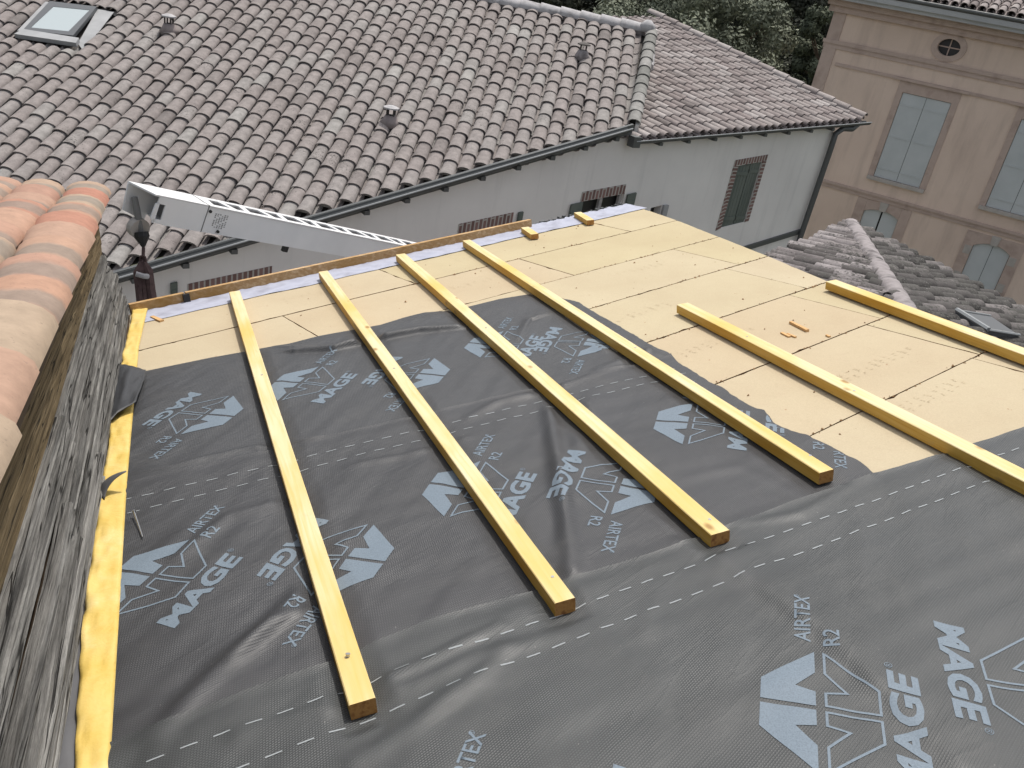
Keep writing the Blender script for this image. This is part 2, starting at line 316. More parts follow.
def tile_field(o, e, d, n, cols, expo, w, hgt, rng, L=None, jit=.012, inv_ch=True, tint=None, lift=.022, chan_drop=.03):
    """cols: list of (lateral, lower end, upper end) measured along d (down positive)"""
    buf = ([], [], []); ch = ([], [], []); L = L or expo*1.22
    for lat, lo, hi in cols:
        k = 0; x = lo; first = True; drift = rng.uniform(-.01, .01)
        pitch_next = None
        while x > hi:
            tn = (rng.random(), rng.random()) if tint is None else tint(lat, x, rng)
            oo = o + e*(lat+rng.uniform(-jit, jit)*.6+drift) + d*(x-L+rng.uniform(-jit, jit)) + n*rng.uniform(-.003, .004)
            tilt = rng.uniform(-.012, .012)
            sf = rng.uniform(.94, 1.04)
            Lc = min(L, max(.08, x-hi+.03)); oo = oo + d*(L-Lc)
            add_tile(buf, oo, nrm(e+d*tilt), nrm(d-e*tilt), n, w*.83*sf, w*sf, Lc, hgt*rng.uniform(.94, 1.05), .014, lift, tn)
            x -= expo*rng.uniform(.94, 1.06)
    return buf
def put_tiles(name, buf, m, parent, smooth=True):
    V, F, T = buf; return obj(name, V, F, m, parent, smooth, col=T)

def wrinkle_noise(x, y, z=0): return noise.noise(Vector((x, y, z)))
rng = random.Random(7)

# ================================================================ ground and street (setting)
GZ = -9.6
def sheet(name, pts, m, kind='structure'):
    o = obj(name, pts, [list(range(len(pts)))], m); tagp(o, kind=kind); return o
sheet('ground', [(-900, -900, GZ), (900, -900, GZ), (900, 1500, GZ), (-900, 1500, GZ)], M_ground)
# white building wall plane (facade towards the street)
K = 14.0
A = ray(632, 131)*K
rL = nrm([.026, .93, .366]); ltL = nrm([1, -.027, 0]); nL = nrm(np.cross(ltL, rL)); 
if nL[2] < 0: nL = -nL
pLB = hit(122, 275, nL, A); g = A-pLB
wa = math.atan2(g[0], g[1]); wd = np.array([math.sin(wa), math.cos(wa), 0]); wnv = np.array([wd[1], -wd[0], 0])   # wnv points to the camera side
def W(x, y, out=0): return hit(x, y, wnv, A + wnv*out)
def WU(x, y): p = W(x, y)-A; return float(p@wd), float(p[2])
def WP(u, z, out=0): return A + wd*u + np.array([0, 0, z]) + wnv*out
s0 = WP(-12, 0, .3); s1 = WP(14, 0, .3)
def gz(p, z): return (p[0], p[1], z)
sheet('pavement', [gz(WP(-14, 0, .05), GZ+.12), gz(WP(9, 0, .05), GZ+.12), gz(WP(9, 0, 1.2), GZ+.12), gz(WP(-14, 0, 1.2), GZ+.12)], M_pave)
kb = MB(); kb.box(gz(WP(-14, 0, 1.2), GZ), wd*23, wnv*.12, (0, 0, .124)); tagp(kb.obj('kerb', M_stone), kind='structure')
sheet('road', [gz(WP(-14, 0, 1.32), GZ+.004), gz(WP(30, 0, 1.32), GZ+.004), gz(WP(30, 0, 5.5), GZ+.004), gz(WP(-14, 0, 5.5), GZ+.004)], M_road)

# ================================================================ helper: facade with holes
def facade(name, outer, holes, fn, depth, m, parent, m_rev=None):
    """outer, holes: lists of (u,z); fn(u,z,out) -> world; recess depth for each hole"""
    mb = MB(); rings = [[Vector((u, z, 0)) for u, z in outer]] + [[Vector((u, z, 0)) for u, z in h] for h in holes]
    flat = [v for r in rings for v in r]; tri = tessellate_polygon(rings)
    mb.add([fn(v.x, v.y, 0) for v in flat], [tuple(t) for t in tri])
    for h in holes:
        k = len(h)
        for i in range(k):
            a, b = h[i], h[(i+1) % k]; mb.quad(fn(*a, 0), fn(*b, 0), fn(*b, -depth), fn(*a, -depth))
    o = mb.obj(name, m, parent); return o
def poly_panel(mb, pts, fn, out0, out1, mi=0):
    k = len(pts); V = [fn(u, z, out0) for u, z in pts]+[fn(u, z, out1) for u, z in pts]
    mb.add(V, [list(range(k, 2*k))]+[(i, (i+1) % k, k+(i+1) % k, k+i) for i in range(k)], mi)

# ================================================================ white building
tw = thing('tiled_house', gz(WP(0, 0, -3), GZ), 'long off-white rendered house with grey-pink canal tile roofs across the street', 'house')
# wall outline in (u,z): top follows the two gutters
uB, zB = WU(60, 295); uR, zR = WU(868, 122); uC, zC = WU(836, 124)
hol = {}
def whole(name, px): hol[name] = [WU(*q) for q in px]
whole('w1', [(188.5, 292), (271, 274.5), (279, 322), (197, 335)])
whole('w2', [(459.5, 234), (513, 222), (509, 262), (456, 272)])
whole('w3', [(583, 201), (625, 193), (617, 240), (576, 248)])
whole('w4', [(651, 208), (662, 205), (656, 240), (645, 243)])
whole('w5', [(738, 166), (762.5, 161), (744.5, 222), (721, 228)])
def rectify(h):   # keep verticals vertical and edges parallel
    (u0, z0), (u1, z1), (u2, z2), (u3, z3) = h
    ul, ur = (u0+u3)/2, (u1+u2)/2; return [(u0, z0), (u1, z1), (u1, z1-(z0-z3)), (u0, z3)]
for k_ in hol: hol[k_] = rectify(hol[k_])
outer = [(uB-6, zB-1.3), (-.0, -.03), (.02, -.12), (uC, zC-.02), (uC, GZ-A[2]), (uB-6, GZ-A[2])]
facade('wall', outer, list(hol.values()), WP, .18, M_white, tw)
sw = MB(); e0 = WP(uC, 0); back = -wnv
sw.quad(WP(uC, zC-.02), WP(uC, zC-.02, -9), gz(WP(uC, 0, -9), GZ), gz(WP(uC, 0), GZ)); sw.obj('side_wall', M_white, tw)
# plinth band
u0, z0 = WU(700, 259.5); u1, z1 = WU(801, 228.5); pb = MB(); pb.box(WP(u0, z0-.09, .0), WP(u1, z1-.09)-WP(u0, z0-.09), wnv*.05, (0, 0, .09)); pb.obj('string_course', M_zinc, tw)
def fill_glass(h, n='window_pane'):
    mb = MB(); mb.add([WP(u, z, -.16) for u, z in h], [(0, 1, 2, 3)]); return mb.obj(n, M_dark, tw)
def brick_panel(quad, name='brick_lintel', vert=True, out=.012):
    P4 = [WP(u, z, out) for u, z in quad]; P0 = [WP(u, z, 0) for u, z in quad]
    V = P4+P0; F = [(0, 1, 2, 3), (0, 4, 5, 1), (1, 5, 6, 2), (2, 6, 7, 3), (3, 7, 4, 0)]
    du = quad[1][0]-quad[0][0]; dz = quad[0][1]-quad[3][1]
    uvq = [(0, dz), (du, dz), (du, 0), (0, 0)]
    if vert: uvq = [(b, a) for a, b in uvq]
    return obj(name, V, F, M_brick, tw, uv=uvq+uvq)
def lint(px0, px1, hh):
    a, b = WU(*px0), WU(*px1); brick_panel([a, b, (b[0], b[1]-hh), (a[0], a[1]-hh)])
lint((187.5, 284), (271.7, 266), .13); lint((458.6, 224), (513.3, 212.3), .17); lint((582.2, 192), (625.9, 184.1), .16)
PN = {k_: fill_glass(hol[k_]) for k_ in hol}
# mullion of window 3 and frame of window 4
def vbar(mb, px, top, wdt, hh, out0, out1):
    u, z = WU(*px); mb.box(WP(u-wdt/2, z-hh, out0), wd*wdt, (0, 0, hh), wnv*(out1-out0))
mb = MB(); vbar(mb, (604, 198), 0, .06, .8, -.12, -.06); u, z = hol['w3'][0]; u_, z_ = hol['w3'][1]
mb.box(WP(u, z-.8, -.12), wd*.05, (0, 0, .8), wnv*.06); mb.box(WP(u_-.05, z_-.8, -.12), wd*.05, (0, 0, .8), wnv*.06); mb.obj('window_frame', M_ridge, PN['w3'])
mb = MB(); vbar(mb, (665, 204.5), 0, .11, .8, 0, .05); mb.obj('window_frame', M_lead, PN['w4'])
# open shutters seen as narrow boards
def shutter(pxa, pxb, hh, win, m=M_green, out=.05):
    a, b = WU(*pxa), WU(*pxb); mb = MB(); mb.hexa([WP(a[0], a[1]-hh, .015), WP(b[0], b[1]-hh, .015), WP(b[0], b[1]-hh, out), WP(a[0], a[1]-hh, out), WP(a[0], a[1], .015), WP(b[0], b[1], .015), WP(b[0], b[1], out), WP(a[0], a[1], out)])
    for k in (.15, .75):
        pa = np.array(WP(a[0]+.01, a[1]-hh*k, out)); mb.box(pa, WP(b[0]-.01, b[1]-hh*k, out)-pa, (0, 0, .05), wnv*.012)
    return mb.obj('shutter', m, win)
shutter((170, 282.5), (176.5, 281), .9, PN['w1']); shutter((517.5, 212), (522, 211), 1.1, PN['w2']); shutter((570, 204), (581.5, 201.5), 1.1, PN['w3']); shutter((626.5, 194), (635, 192), 1.1, PN['w3'])
# shuttered window with full brick surround
h = hol['w5']; a0, a1 = WU(735.1, 160.2), WU(767.9, 154.5); b0, b1 = WU(718, 232), WU(747, 225)
brick_panel([a0, a1, (a1[0], h[1][1]), (a0[0], h[0][1])])
brick_panel([(a0[0], h[0][1]), h[0], h[3], (a0[0], h[3][1]-.05)], 'brick_jamb', False); brick_panel([h[1], (a1[0], h[1][1]), (a1[0], h[2][1]+.02), h[2]], 'brick_jamb', False)
um = (h[0][0]+h[1][0])/2+.03
for k_ in (0, 1):
    l_, r_ = (h[0][0]+.005, um-.006) if k_ == 0 else (um+.006, h[1][0]-.005); mb = MB(); zt = h[0][1]+(h[1][1]-h[0][1])*((l_-h[0][0])/(h[1][0]-h[0][0])); zb = h[3][1]
    nb_ = 4; bw = (r_-l_)/nb_
    for j in range(nb_): mb.box(WP(l_+j*bw+.003, zb, -.05), wd*(bw-.006), (0, 0, zt-zb+.02*j*.5), wnv*.03)
    for kk in (.12, .85): mb.box(WP(l_+.01, zb+(zt-zb)*kk, -.02), wd*(r_-l_-.02), (0, 0, .07), wnv*.015)
    mb.obj('shutter', M_green, PN['w5'])
# --- roof L
oL = hit(632, 128, nL, A)     # roof plane through the gutter line
dL = -rL; eL = ltL
def LL(x, y): p = hit(x, y, nL, oL)-oL; return float(p@eL), float(p@rL)
evs = (LL(631, 128), LL(126, 263)); eslope = (evs[0][1]-evs[1][1])/(evs[0][0]-evs[1][0])
def eaveL(u): return evs[0][1] + (u-evs[0][0])*eslope
RT = .24*K + .02
tp = .2325
colsL = []; u = -.02; i = 0
random.seed(3)
sky_box = [LL(*q) for q in ((50.8, 4), (97.7, 9.4), (78, 45), (14, 38))]
while u > -13.2:
    lo = -eaveL(u); hi = -RT
    if i > 0:
        # the rooflight interrupts a few columns
        cu = [q[0] for q in sky_box]; 
        if min(cu)-.05 < u < max(cu)+.02:
            ylo = min(q[1] for q in sky_box)-.02; yhi = max(q[1] for q in sky_box)+.0
            colsL.append((u, lo, -ylo+.1)); colsL.append((u, -yhi-.02, hi-.1))
        else: colsL.append((u, lo, hi))
    u -= tp*(1 if i else 1.0); i += 1
bufL = tile_field(oL+nL*.0, eL, dL, nL, colsL, .355, .113, .068, rng, tint=lambda a, x, r: (min(1, max(0, r.gauss(.5, .17)+.12*noise.noise(Vector((a*.5, x*.7, 2))))), r.random()))
roofL = put_tiles('roof', bufL, M_tileL, tw)
roofL['label'] = 'weathered grey and pink canal tile slope with an oblique eave'
# channels between the covers: inverted tiles for the whole slope
ch = ([], [], [])
for (u_, lo, hi) in colsL:
    x = lo+.075; first = True
    while x > hi:
        add_tile(ch, oL+eL*(u_+tp/2)+dL*(x-.45)-nL*.055, eL, dL, nL, .075, .085, .45, .055, .012, .012, (rng.uniform(.3, .9), rng.random()), 5, True); x -= .4
for (u_, lo, hi) in colsL:            # mortar closing the lowest covers
    if lo > -eaveL(u_)-.001:
        c0 = oL+eL*u_+dL*(lo-.045)+nL*.012; k0 = len(ch[0]); pts = [c0+eL*(.1*math.cos(a))+nL*(.062*math.sin(a)) for a in np.linspace(0, math.pi, 7)]
        ch[0].extend(pts); ch[2].extend([(.9, .5, .5, 1)]*7); ch[1].append(tuple(range(k0, k0+7)))
put_tiles('roof_channels', ch, M_tileL, tw)
# closed underlay below the tiles
ub = MB(); uu = [-.02+.2, -13.4]
ub.add([oL+eL*.05+rL*(eaveL(0)+.05)-nL*.07, oL+eL*.05+rL*RT-nL*.07, oL+eL*(-13.4)+rL*RT-nL*.07, oL+eL*(-13.4)+rL*(eaveL(-13.4)+.05)-nL*.07], [(0, 1, 2, 3)]); ub.obj('roof_underlay', M_chan, tw)
# back slope so the ridge is closed
bk = MB(); ra = oL+eL*.1+rL*RT; rb = oL+eL*(-13.4)+rL*RT; bdir = nrm([rL[0], rL[1], -rL[2]])
bk.add([ra-nL*.03, rb-nL*.03, rb+bdir*5, ra+bdir*5], [(0, 1, 2, 3)]); bk.obj('back_slope', M_tileL, tw, col=[(.5, .5, .5, 1)]*4)
# verge column (bigger greenish tiles) on the right edge, running slightly askew
v0 = LL(633, 127); v1 = LL(651.7, 31); vd = nrm(eL*(v0[0]-v1[0])+rL*(v0[1]-v1[1])); vL = math.hypot(v0[0]-v1[0], v0[1]-v1[1]); ve = nrm(np.cross(nL, vd)); ve = ve if ve@eL > 0 else -ve
vb = tile_field(oL+eL*v1[0]+rL*v1[1]+nL*.045, ve, vd, nL, [(0, vL, .15)], .3, .118, .085, rng, jit=.003, lift=.012)
put_tiles('verge_tiles', vb, M_tileV, tw)
vm = MB(); va = oL+eL*v0[0]+rL*v0[1]; vbk = oL+eL*v1[0]+rL*v1[1]
vm.hexa([va-nL*.3+ve*.03, vbk-nL*.5+ve*.03, vbk-nL*.5+ve*.08, va-nL*.3+ve*.08, va+nL*.05+ve*.03, vbk+nL*.05+ve*.03, vbk+nL*.05+ve*.09, va+nL*.05+ve*.09]); vm.obj('verge_board', M_white, tw)
# ridge tiles
rt = ([], [], []); x = -.05
rdv = -eL
while x > -13.3:
    add_tile(rt, oL+eL*(x)+rL*(RT-.02)+nL*.045, rL, rdv, nrm(nL*.8+np.array([0, 0, 1])*.2), .12, .13, .42, .1, .016, .02, (rng.uniform(.5, 1), .5)); x -= .38
put_tiles('ridge_tiles', rt, M_ridge, tw)
mo = MB(); mo.box(oL+eL*(-13.3)+rL*(RT-.13)-nL*.03, eL*13.3, rL*.24, nL*.095); mo.obj('ridge_mortar', M_cap, tw)
mb = MB(); q = oL+eL*0.03+rL*(RT-.02)+nL*.13; mb.tube([q-np.array([0, 0, .12]), q, q+np.array([0, 0, .09])], [.14, .15, .05], 10); mb.obj('ridge_end_cap', M_ridge, tw, smooth=True)
# gutter L
ga = W(92, 283, .16); gb = W(630, 127.5, .16)
def half_gutter(mb, a, b, r, n=8):
    a, b = np.array(a), np.array(b); t = nrm(b-a); out = nrm(wnv-wnv@t*t); upv = nrm(np.cross(t, out)); upv = upv if upv[2] > 0 else -upv
    V = []; 
    for p in (a, b):
        for rr in (r, r*.9):
            for j in range(n+1):
                th = math.pi*j/n; V.append(p+out*(math.cos(th)*rr)-upv*(math.sin(th)*rr))
    q = n+1; F = []
    for j in range(n):
        F += [(j, j+1, 2*q+j+1, 2*q+j), (q+j, 3*q+j, 3*q+j+1, q+j+1)]
    F += [(0, 2*q, 3*q, q), (n, q+n, 3*q+n, 2*q+n)]
    mb.add(V, F)
    return out, upv
mb = MB(); out_, up_ = half_gutter(mb, ga, gb, .075); og = mb.obj('gutter', M_zinc, tw)
mb = MB(); mb.tube([ga+out_*.075, gb+out_*.075], .012, 6); mb.obj('gutter_rim', M_rim, tw)
mb = MB(); a_ = W(92, 283, .02); b_ = W(631, 128, .02); mb.box(a_-np.array([0, 0, .08]), b_-a_, wnv*.05, (0, 0, .15)); mb.obj('eave_board', M_zinc, tw)
for t_ in np.linspace(.06, .97, 13):
    mb = MB(); p = ga+(gb-ga)*t_; mb.box(p-wd*.04-wnv*.16-np.array([0, 0, .15]), wd*.08, wnv*.2, (0, 0, .06)); mb.obj('rafter_end', M_zinc, tw)
# --- roof R
uG0 = WU(634, 137); G0 = W(634, 138, .12); G1 = W(866, 119, .12); gr = nrm(G1-G0); gl = np.linalg.norm(G1-G0)
azR, pR = rad(127), rad(10.5); dR = np.array([math.sin(azR)*math.cos(pR), math.cos(azR)*math.cos(pR), -math.sin(pR)])
nR = nrm(np.cross(gr, dR)); nR = nR if nR[2] > 0 else -nR
eR = nrm(np.cross(nR, dR)); eR = eR if eR@gr > 0 else -eR
kk = gr@eR; sh = (gr@dR)     # per metre of gutter: lateral kk, down shift sh
TT = hit(655, 18, nR, G0)-G0; upl = -float(np.linalg.lstsq(np.array([gr, dR]).T, TT, rcond=None)[0][1]); 
colsR = []; tR = .19; x = .1
while x < gl-.02:
    colsR.append((x*kk, x*sh+.02, x*sh-upl+.02)); x += tR/kk
bufR = tile_field(G0-nR*.02, eR, dR, nR, colsR, .3, .086, .062, rng, lift=.018, tint=lambda a, x, r: (min(1, max(0, r.gauss(.5, .22))), r.random()))
rR = put_tiles('roof', bufR, M_tileR, tw); rR['label'] = 'shallow pinkish canal tile slope ending in a verge on the right'
ch = ([], [], [])
for (u_, lo, hi) in colsR:
    x = lo+.02
    while x > hi+.3:
        add_tile(ch, G0+eR*(u_-tR/2)+dR*(x-.5)-nR*.06, eR, dR, nR, .07, .078, .5, .045, .012, .01, (rng.uniform(.2, .8), .5), 4, True); x -= .45
put_tiles('roof_channels', ch, M_tileR, tw)
ub = MB(); o_ = G0-nR*.09; ub.add([o_+gr*.0, o_+gr*gl, o_+gr*gl-dR*upl, o_-dR*upl], [(0, 1, 2, 3)]); ub.obj('roof_underlay', M_chan, tw)
cp = ([], [], []); 
x = .0
while x < upl-.05:
    add_tile(cp, G0+gr*(gl-.06)-dR*(x+.42)+nR*.03, eR, dR, nR, .09, .1, .42, .075, .014, .018, (rng.uniform(.4, 1), .5)); x += .36
put_tiles('verge_tiles', cp, M_tileR, tw)
bk = MB(); ra = G0-dR*upl; rb = G0+gr*gl-dR*upl; dn = np.array([-dR[0], -dR[1], -.3]); bk.add([ra-nR*.05, rb-nR*.05, rb+dn*6, ra+dn*6], [(0, 1, 2, 3)]); bk.obj('back_slope', M_chan, tw)
mb = MB(); g0_ = W(634, 140.5, .16); g1_ = W(869, 121.5, .16); out_, up_ = half_gutter(mb, g0_, g1_, .065); mb.obj('gutter', M_zinc, tw)
mb = MB(); mb.tube([g0_+out_*.065, g1_+out_*.065], .01, 6); mb.obj('gutter_rim', M_rim, tw)
mb = MB(); mb.box(g0_-np.array([0, 0, .1])-wd*.06-wnv*.08, wd*.15, wnv*.15, (0, 0, .17)); mb.obj('rainwater_hopper', M_zinc, tw)
for t_ in np.linspace(.1, .93, 9):
    mb = MB(); p = g0_+(g1_-g0_)*t_; mb.box(p-wd*.035-wnv*.16-np.array([0, 0, .12]), wd*.07, wnv*.18, (0, 0, .05)); mb.obj('rafter_end', M_zinc, tw)
mb = MB(); p1 = W(858, 124, .16); p2 = W(852, 129, .14); p3 = W(843, 128.5, .1); p4 = W(835.5, 134, .09); p5 = W(800, 238, .09); p6 = np.array(gz(p5, GZ))
mb.tube([p1, p2, p3, p4, W(831, 148, .09), p5, p6], .055, 8); mb.obj('downpipe', M_zinc, tw, smooth=True)
mb = MB(); q0 = oL+eL*.14+rL*(RT-1.05)-nL*.18; mb.hexa([q0, q0+eL*.12, q0+eL*.12+rL*.6, q0+rL*.6, q0+nL*.12, q0+eL*.1+nL*.1, q0+eL*.08+rL*.6+nL*.13, q0+rL*.6+nL*.14]); mb.obj('mortar_fillet', M_ridge, tw)
# rooflight on the L slope
rw = thing('roof_window', oL+eL*sky_box[3][0]+rL*sky_box[3][1], 'grey framed rooflight with pale glass high on the left of the big tiled slope', 'rooflight')
def LP(x, y, h=0): p = hit(x, y, nL, oL+nL*h); return p
def LQ(mb, px, h0, h1, mi=0):
    b = [LP(*q, h0) for q in px]; t_ = [hit(*q, nL, oL+nL*h0)+nL*(h1-h0) for q in px]; mb.hexa(b+t_, mi)
fr_o = [(50.8, 4.5), (97.7, 10), (74, 39), (24, 33.5)]; fr_i = [(54.5, 10), (90.5, 13.5), (69.5, 34.8), (32, 31)]
mb = MB()
for k_ in range(4):
    a, b = k_, (k_+1) % 4; LQ(mb, [fr_o[a], fr_o[b], fr_i[b], fr_i[a]], .03, .09)
mb.obj('frame', M_frame, rw)
mb = MB(); LQ(mb, fr_i, .03, .085); mb.obj('glass_pane', M_glass, rw)
mb = MB(); LQ(mb, [(24, 33), (80, 42), (77, 47), (15.5, 38)], .03, .1); LQ(mb, [(97.7, 9.5), (114, 12.5), (84, 52), (78, 44)], .02, .03); LQ(mb, [(51, 4.5), (46, 4), (18, 33), (25, 33)], .02, .06); mb.obj('flashing', M_lead, rw)
# vents
def vent(px, py, r, hgt, label, capped=True):
    p = LP(px, py, .06); tt = thing('roof_vent', p, label, 'roof vent', 'clay vents on the big tiled slope')
    up = np.array([0, 0, 1.]); mb = MB(); mb.tube([p-nL*.04, p+up*.04, p+up*.1], [r*2.0, r*1.3, r*.95], 10); mb.obj('vent_base', M_cap if not capped else M_ventb, tt, smooth=True)
    mb = MB()
    for k in range(4):
        a = math.pi/4+k*math.pi/2; q = p+up*.08+np.array([math.cos(a), math.sin(a), 0])*r*.8; mb.tube([q, q+up*hgt], r*.16, 5)
    mb.tube([p+up*.06, p+up*(hgt*.5+.05)], r*.45, 8); mb.obj('vent_post', M_tileM, tt)
    mb = MB(); mb.tube([p+up*(.08+hgt), p+up*(.1+hgt), p+up*(.125+hgt)], [r*1.35, r*1.35, r*.6], 12); mb.obj('vent_cap', M_ridge if capped else M_tileL, tt)
vent(169, 30, .085, .12, 'small clay vent in the slope just right of the rooflight')
vent(390, 122, .09, .12, 'clay vent with pale round cap near the middle of the big tiled slope')
vent(582, 56, .085, .1, 'clay vent near the right-hand verge, just under the ridge', False)

# ================================================================ pink building
KP = 24.5; apk = rad(-61.96); dp = np.array([-math.sin(apk), -math.cos(apk), 0]); npk = np.array([-dp[1], dp[0], 0]); npk = -npk if npk@ray(905, 93) > 0 else npk
refp = ray(905, 93)*KP
def FP(u, z, out=0): return np.array([refp[0], refp[1], 0])+dp*u+np.array([0, 0, z])+npk*out
tp_ = thing('townhouse', gz(FP(2, 0, -4), GZ), 'tall dusty pink townhouse with closed grey-blue shutters and a small oval window', 'house')
U0, U1 = -2.57, 8.5
def rect(a, b, z0, z1): return [(a, z0), (b, z0), (b, z1), (a, z1)]
def arch(a, b, z0, z1, rise, n=8):
    pts = [(a, z0), (b, z0)]
    for i in range(n+1):
        t_ = i/n; x = b+(a-b)*t_; pts.append((x, z1-rise+rise*math.sin(math.pi*t_)**.8))
    return pts
oval = [(.68+.29*math.cos(a), -.75+.215*math.sin(a)) for a in np.linspace(0, 2*math.pi, 20, endpoint=False)]
wins = [rect(-.06, 1.25, -4.47, -2.09), rect(3.04, 4.33, -4.47, -2.09), rect(6.14, 7.34, -4.47, -2.09)]
low = [arch(.02, 1.02, -7.8, -5.36, .13), arch(3.15, 4.12, -7.8, -5.42, .16), arch(6.2, 7.2, -7.8, -5.42, .16)]
facade('wall', [(U0, GZ), (U1, GZ), (U1, .15), (U0, .15)], wins+low+[oval], FP, .2, M_pink, tp_)
mb = MB(); mb.quad(FP(U0, GZ), FP(U0, .15), FP(U0, .15, -9), FP(U0, GZ, -9)); mb.obj('side_wall', M_pink, tp_)
mb = MB()
for a, b, z0, z1, o_ in ((U0-.06, U1, -1.24, -1.14, .06), (U0-.03, U1, -1.36, -1.24, .03), (-2.1, U1, -1.79, -1.71, .035), (U0-.06, U1, -5.0, -4.93, .07), (U0-.03, U1, -5.12, -5.0, .03)):
    mb.box(FP(a, z0, 0), dp*(b-a), (0, 0, z1-z0), npk*o_)
mb.box(FP(U0-.15, -.42, 0), dp*(U1-U0), (0, 0, .17), npk*.1); mb.box(FP(U0-.2, -.25, 0), dp*(U1-U0), (0, 0, .15), npk*.2)
mb.obj('string_course', M_pinktrim, tp_)
mb = MB(); mb.box(FP(U0, GZ, .0), dp*.36, (0, 0, -.42-GZ), npk*.025); mb.obj('corner_pilaster', M_pinktrim, tp_)
mb = MB(); mb.box(FP(U0-.4, -.1, 0), dp*(U1-U0+.4), (0, 0, .1), npk*.42); mb.box(FP(U0-.45, .0, .0), dp*(U1-U0+.4), (0, 0, .13), npk*.5); mb.obj('cornice', M_cornice, tp_)
mb = MB(); mb.tube([FP(U0-.4, .19, .5), FP(U1, .19, .5)], .05, 8); mb.obj('gutter', M_zinc, tp_)
for i, wv in enumerate(wins):
    a, b, z0, z1 = wv[0][0], wv[1][0], wv[0][1], wv[2][1]
    mb = MB(); mb.box(FP(a, z0, -.21), dp*(b-a), (0, 0, z1-z0), npk*.01); wp_ = mb.obj('window_pane', M_dark, tp_)
    mb = MB(); mb.box(FP(a-.17, z0, 0), dp*.165, (0, 0, z1-z0+.3), npk*.02); mb.box(FP(b+.005, z0, 0), dp*.165, (0, 0, z1-z0+.3), npk*.02); mb.box(FP(a-.005, z1+.003, 0), dp*(b-a+.01), (0, 0, .297), npk*.018); mb.box(FP(a-.35, z1+.3, 0), dp*(b-a+.7), (0, 0, .07), npk*.08)
    mb.obj('window_surround', M_pinktrim, wp_)
    mb = MB(); mb.box(FP(a-.15, z0-.1, 0), dp*(b-a+.3), (0, 0, .1), npk*.09); mb.obj('window_sill', M_stone, wp_)
    for s_ in (0, 1):
        l_ = a+.01 if s_ == 0 else (a+b)/2+.006; mb = MB(); ww = (b-a)/2-.016
        mb.box(FP(l_, z0+.01, -.05), dp*ww, (0, 0, z1-z0-.02), npk*.04)
        for zz in (z0+.25, (z0+z1)/2-.03, z1-.33): mb.box(FP(l_+.03, zz, -.01), dp*(ww-.06), (0, 0, .035), npk*.012)
        mb.obj('shutter', M_shut, wp_)
for i, wv in enumerate(low):
    a, b = wv[0][0], wv[1][0]; zt = max(z for _, z in wv)
    mb = MB(); mb.box(FP(a, -7.8, -.21), dp*(b-a), (0, 0, 2.4), npk*.01); wp_ = mb.obj('window_pane', M_dark, tp_)
    for sgn in (0, 1):
        x0, x1 = (a-.28, a-.005) if sgn == 0 else (b+.005, b+.28)
        mb = MB(); mb.box(FP(x0, -7.8, 0), dp*(x1-x0), (0, 0, 7.8+zt+.22), npk*.02); mb.obj('window_surround', M_pinktrim, wp_)
    mb = MB(); top = [p_ for p_ in wv[2:]]
    poly = [(b+.003, zt+.22), (a-.003, zt+.22)]+[(x, z+.004) for x, z in top[::-1]]; poly_panel(mb, poly, FP, 0, .018); mb.obj('arched_lintel', M_pinktrim, wp_)
    mb = MB(); m_ = (a+b)/2; mb.hexa([FP(m_-.09, zt-.02, 0), FP(m_+.09, zt-.02, 0), FP(m_+.09, zt-.02, .05), FP(m_-.09, zt-.02, .05), FP(m_-.12, zt+.24, 0), FP(m_+.12, zt+.24, 0), FP(m_+.12, zt+.24, .05), FP(m_-.12, zt+.24, .05)]); mb.obj('keystone', M_stone, wp_)
    if i:
        for zz in (-5.72, -6.5, -7.3):
            for x0 in (a-.2, b+.01): mb = MB(); mb.box(FP(x0, zz-.13, .02), dp*.19, (0, 0, .24), npk*.01); mb.obj('quoin_block', M_stone, wp_)
    gap = .05 if i == 0 else .012; top = wv[2:]
    for s_ in (0, 1):
        lo_, hi_ = (a+.01, m_-gap/2) if s_ == 0 else (m_+gap/2, b-.01)
        zf = lambda x: np.interp(x, [p_[0] for p_ in top[::-1]], [p_[1] for p_ in top[::-1]])-.01
        xs = np.linspace(lo_, hi_, 6); pl_ = [(lo_, -7.8), (hi_, -7.8)]+[(x, zf(x)) for x in xs[::-1]]; mb = MB(); poly_panel(mb, pl_, FP, -.08, -.04); mb.obj('shutter', M_shut, wp_)
mb = MB(); rings = [(.0, .29, .215), (.0, .43, .34)]
V = []; n_ = 24
for o_ in (0, .03):
    for rx, rz in ((.292, .217), (.45, .36)):
        V += [FP(.68+rx*math.cos(2*math.pi*k/n_), -.75+rz*math.sin(2*math.pi*k/n_), o_) for k in range(n_)]
Fc = []
for k in range(n_):
    k2 = (k+1) % n_; Fc += [(2*n_+k, 2*n_+k2, 3*n_+k2, 3*n_+k), (k, k2, 2*n_+k2, 2*n_+k), (n_+k, n_+k2, 3*n_+k2, 3*n_+k)]
mb.add(V, Fc); mb.obj('oval_surround', M_pinktrim, tp_)
mb = MB(); mb.add([FP(u_, z_, -.15) for u_, z_ in oval], [list(range(20))]); pn = mb.obj('oval_pane', M_dark, tp_)
mb = MB(); mb.box(FP(.665, -.96, -.14), dp*.03, (0, 0, .42), npk*.03); mb.box(FP(.39, -.765, -.14), dp*.58, (0, 0, .03), npk*.03); mb.obj('glazing_bar', M_pinktrim, tp_)
pr = rad(19); dpk = nrm(npk*math.cos(pr)-np.array([0, 0, math.sin(pr)])); npr = nrm(np.cross(dp, dpk)); npr = npr if npr[2] > 0 else -npr
ob = FP(0, .27, .42)
cols_ = [(x, 0, -6.) for x in np.arange(U0-.4, U1, .23)]
